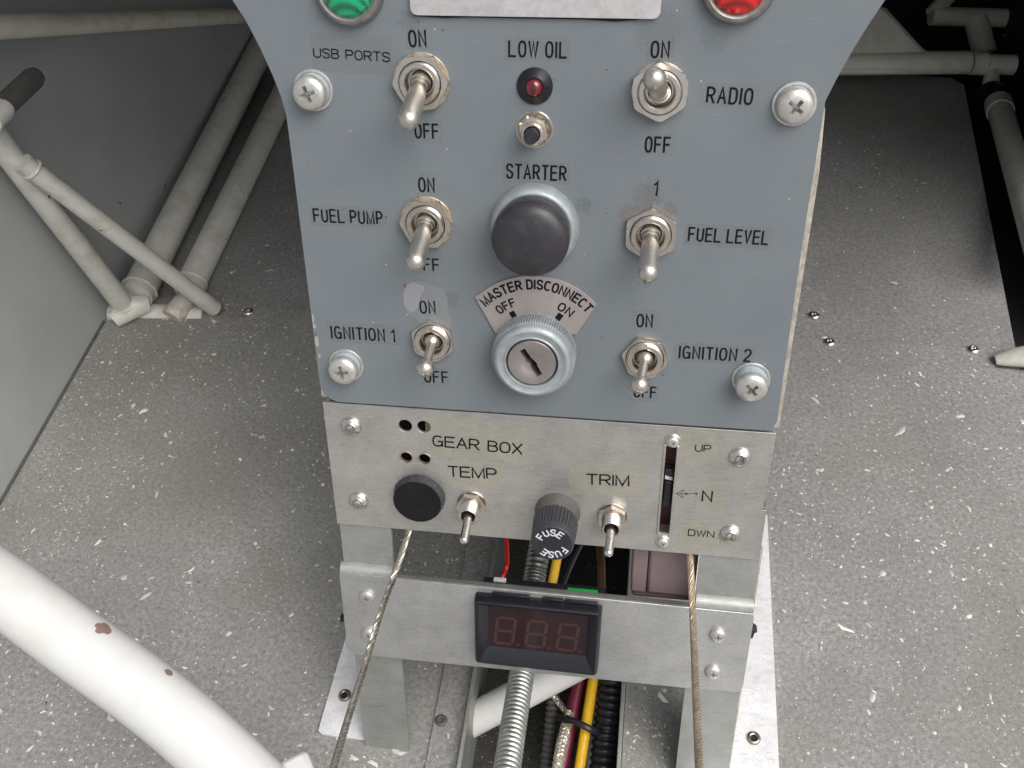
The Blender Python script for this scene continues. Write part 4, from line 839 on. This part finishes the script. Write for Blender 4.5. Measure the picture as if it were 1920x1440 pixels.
# gap between plate and bracket
thing_tube('wire', [DP(949, 1000, 380), DP(951, 1040, 386), DP(950, 1062, 388), DP(942, 1082, 386), DP(934, 1100, 386)], .95, M['red'], 'thin red wire in the gap above the bracket', 'wire', 10)
thing_tube('wire', [DP(1048, 1030, 392), DP(1040, 1070, 390), DP(1032, 1110, 388)], 1.9, M['yellow'], 'short yellow cable behind the fuse holder', 'wire', 10)
thing_tube('wire', [DP(1124, 1020, 410), DP(1127, 1060, 405), DP(1128, 1120, 398)], 1.7, M['brown_wire'], 'dim brown wire right of the yellow cable', 'wire', 10)
thing_tube('wire', [DP(1085, 1020, 430), DP(1062, 1070, 425), DP(1048, 1110, 420)], 2.0, M['black_hose'], 'black wire between the yellow and brown wires', 'wire', 10)
vt = P(1020, 1092, -12).y
gp = obj('display_housing', MB().box((P(908, 1085, -12).x, -150 + V0, -12), (P(1136, 1110, -12).x, vt + V0, -1.2)).mesh('cb', M['black']), None, bevel=.3); gp.location = (0, -V0 * SA * MM, 0); gp.rotation_euler = console.rotation_euler
top(gp, 'black display housing behind the bracket top edge', 'display housing')
a = P(1063, 1100, -7); b = P(1121, 1106, -7)
obj('green_terminal', MB().box((a.x, vt + .02 + V0, -9), (b.x, vt + 1.3 + V0, -6)).mesh('gt', M['green_plug']), gp, bevel=.3)
a = P(926, 1080, -11); b = P(949, 1081, -11)
obj('white_terminal', MB().box((a.x, vt + .02 + V0, -11.5), (b.x, vt + 1.0 + V0, -9.5)).mesh('wt', M['white_plug']), gp, bevel=.2)
# mauve servo case
sv = obj('servo_case', None, None, (0, -V0 * SA, 0)); sv.rotation_euler = console.rotation_euler; top(sv, 'mauve plastic servo case behind the tan wire rope', 'servo')
a = P(1187, 1030, -9); b = P(1309, 1055, -9); c_ = P(1189, 1120, -9)
vb_ = c_.y + 2.5
obj('case_body', MB().box((a.x + 6.2, vb_ + V0, -36), (b.x, -112 + V0, -9)).mesh('sc', M['mauve']), sv, bevel=1.2)
obj('case_lid', MB().box((a.x, vb_ + .1 + V0, -36), (a.x + 5.9, -112 + V0, -9.1)).mesh('sc2', M['mauve']), sv, bevel=.8)
obj('case_step', MB().box((a.x + .6, vb_ - 5 + V0, -36), (b.x - .6, vb_ - .1 + V0, -12)).mesh('sc3', M['mauve']), sv, bevel=1.5)
# white diagonal brace under the console
t0, t1 = DP(810, 1391, 456), DP(1190, 1185, 420)
br = obj('diagonal_brace', MB().sweep(wl([t0, t0.lerp(t1, .33), t0.lerp(t1, .66), t1]), 7.6, 28).mesh('db', M['white_tube'])); top(br, 'white painted tube slanting under the display bracket', 'tube')
# big white tube in the lower left corner
ct = obj('curved_tube', None, None, (-150, -200, 60)); top(ct, 'thick glossy white curved tube with chipped paint in the lower left', 'tube')
c0 = Vector((-150, -200, 60))
pth = [DP(-420, 870, 368), DP(-120, 1030, 352), DP(0, 1101, 347), DP(141, 1204, 342), DP(286, 1310, 338), DP(390, 1398, 335), DP(485, 1490, 333), DP(590, 1600, 330), DP(760, 1800, 326)]
tbv = MB().sweep([p - c0 for p in bez(wl(pth), 10)], 12.1, 56).v
def on_tube(x, y):                               # the tube surface point seen there
    o_ = wpt(CAM) - c0; d_ = ray(x, y).normalized()
    return Vector(min(tbv, key=lambda v: (lambda w: (w - d_ * w.dot(d_)).length + .08 * w.length)(Vector(v) - o_)))
cp1, cp2 = on_tube(192, 1172), on_tube(318, 1262)
mct = worn('chipped_white_gloss', (0.62, 0.618, 0.60), 0.13, 0, 0.04, 40, (0.40, 0.36, 0.28), 0.30, 0.05, 900); nn = NT(mct); base_in = nn.b.inputs['Base Color'].links[0].from_socket; cc_ = base_in
for cp, rr_ in ((cp1, 4.5), (cp2, 2.3)):
    f_ = nn.mr(nn.math('MULTIPLY', nn.blob(cp.x, cp.y, cp.z, 0.6, rr_), nn.mr(nn.noise(420, 4, 0.6), .3, .7, .3, 1.2)), .28, .34)
    cc_ = nn.mix(f_, cc_, (0.27, 0.18, 0.155))
cc_ = nn.mix(nn.mr(nn.noise(160, 2, .5), .755, .765), cc_, (0.25, 0.22, 0.18))
nn.base(cc_)
tb = MB().sweep([p - c0 for p in bez(wl(pth), 10)], 12.1, 56)
obj('tube', tb.mesh('tb', mct), ct)
lg = MB().box((-7, -7, -5), (7, 7, 5)); q = wpt(DP(556, 1462, 340)) - c0
obj('lug', lg.mesh('lug', M['white_tube']), ct, tuple(q), Matrix.Rotation(.6, 3, 'Z'), bevel=2)
# loose paint chips and shavings on the floor
cm = MB(); tones = []
def chip(x, y, z, s, long):
    a = random.uniform(0, math.pi); n = random.choice((5, 6, 7)); c, s_ = math.cos(a), math.sin(a); pts = []
    bend = random.uniform(-.5, .5) if long > 1.8 else 0
    for i in range(n):
        t = 2 * math.pi * i / n; px = s * long * math.cos(t) * random.uniform(.8, 1.1); py = s * math.sin(t) * random.uniform(.75, 1.15) + bend * px * px / (s * long)
        pts.append((x + c * px - s_ * py, y + s_ * px + c * py, z))
    o = len(cm.v); cm.v += pts + [(x, y, z + s * .35)]; cm.f += [(o + i, o + (i + 1) % n, o + n) for i in range(n)]
    tones.extend([random.random() ** 1.3] * n)
for k in range(26000):
    x = random.uniform(-303, 250); y = random.uniform(-150, 420) if random.random() < .35 else random.uniform(-150, 190)
    if XL - 1 < x < XR + 1 and y < 118: continue
    if noise.noise(Vector((x * .012, y * .012, 3))) < random.uniform(-.45, .25): continue
    s = .165 * math.exp(random.gauss(0, .66)); lg_ = random.choice((1, 1.3, 1.6, 2.2, 3.0))
    z = 0.02 if y < 182 else -1.85
    if XL - 15 < x < XL or XR < x < XR + 13: z = 1.5
    if abs(x) < 106 and x > 60 and y < 58: continue
    chip(x, y, z, min(s, 1.15), lg_)
for x, y, s, l in ((232, 1083, 1.5, 1.5), (272, 1118, 1.0, 3.5), (1690, 810, 1.3, 4), (1585, 1180, 1.0, 5), (250, 760, 1.4, 1.4), (268, 770, 1.5, 2), (1655, 1075, 1.6, 1.2), (1800, 780, 1.6, 2), (1530, 750, 1.1, 3.2), (745, 1412, 1.3, 3), (1240, 1310, 1.2, 3), (1200, 1405, 1.2, 4), (205, 1348, 1.3, 2.2), (320, 830, 1.3, 1.1)):
    q = FL(x, y); chip(q.x, q.y, .05, s, l)
me = cm.mesh('chips', M['chip'], smooth=0)
at = me.attributes.new('tone', 'FLOAT', 'FACE')
if len(me.polygons) == len(tones): at.data.foreach_set('value', tones)
ch = obj('paint_chips', me, kind='stuff'); top(ch, 'pale paint chips and shavings scattered over the grey floor', 'debris')
dm = MB()
for k in range(500):
    x = random.uniform(-303, 250); y = random.uniform(-150, 180)
    if XL - 1 < x < XR + 1: continue
    s = .22 * math.exp(random.gauss(0, .5)); dm.lathe([(s, 0), (s * .7, s * .5), (0, s * .6)], 5); 
    for i in range(len(dm.v) - 11, len(dm.v)): dm.v[i] = (dm.v[i][0] + x, dm.v[i][1] + y, dm.v[i][2])
dg_ = obj('dirt_grains', dm.mesh('dirt', M['grip']), kind='stuff'); top(dg_, 'tiny dark dirt grains scattered on the floor', 'dirt')
for o in list(bpy.data.objects):
    if o.parent is None and 'category' in o and 'group' not in o:
        g = {'cable': 'cables under the display', 'wire': 'wires in the gap above the bracket', 'braided_wire': 'braided wires'}.get(o.name.split('.')[0])
        if g: o['group'] = g
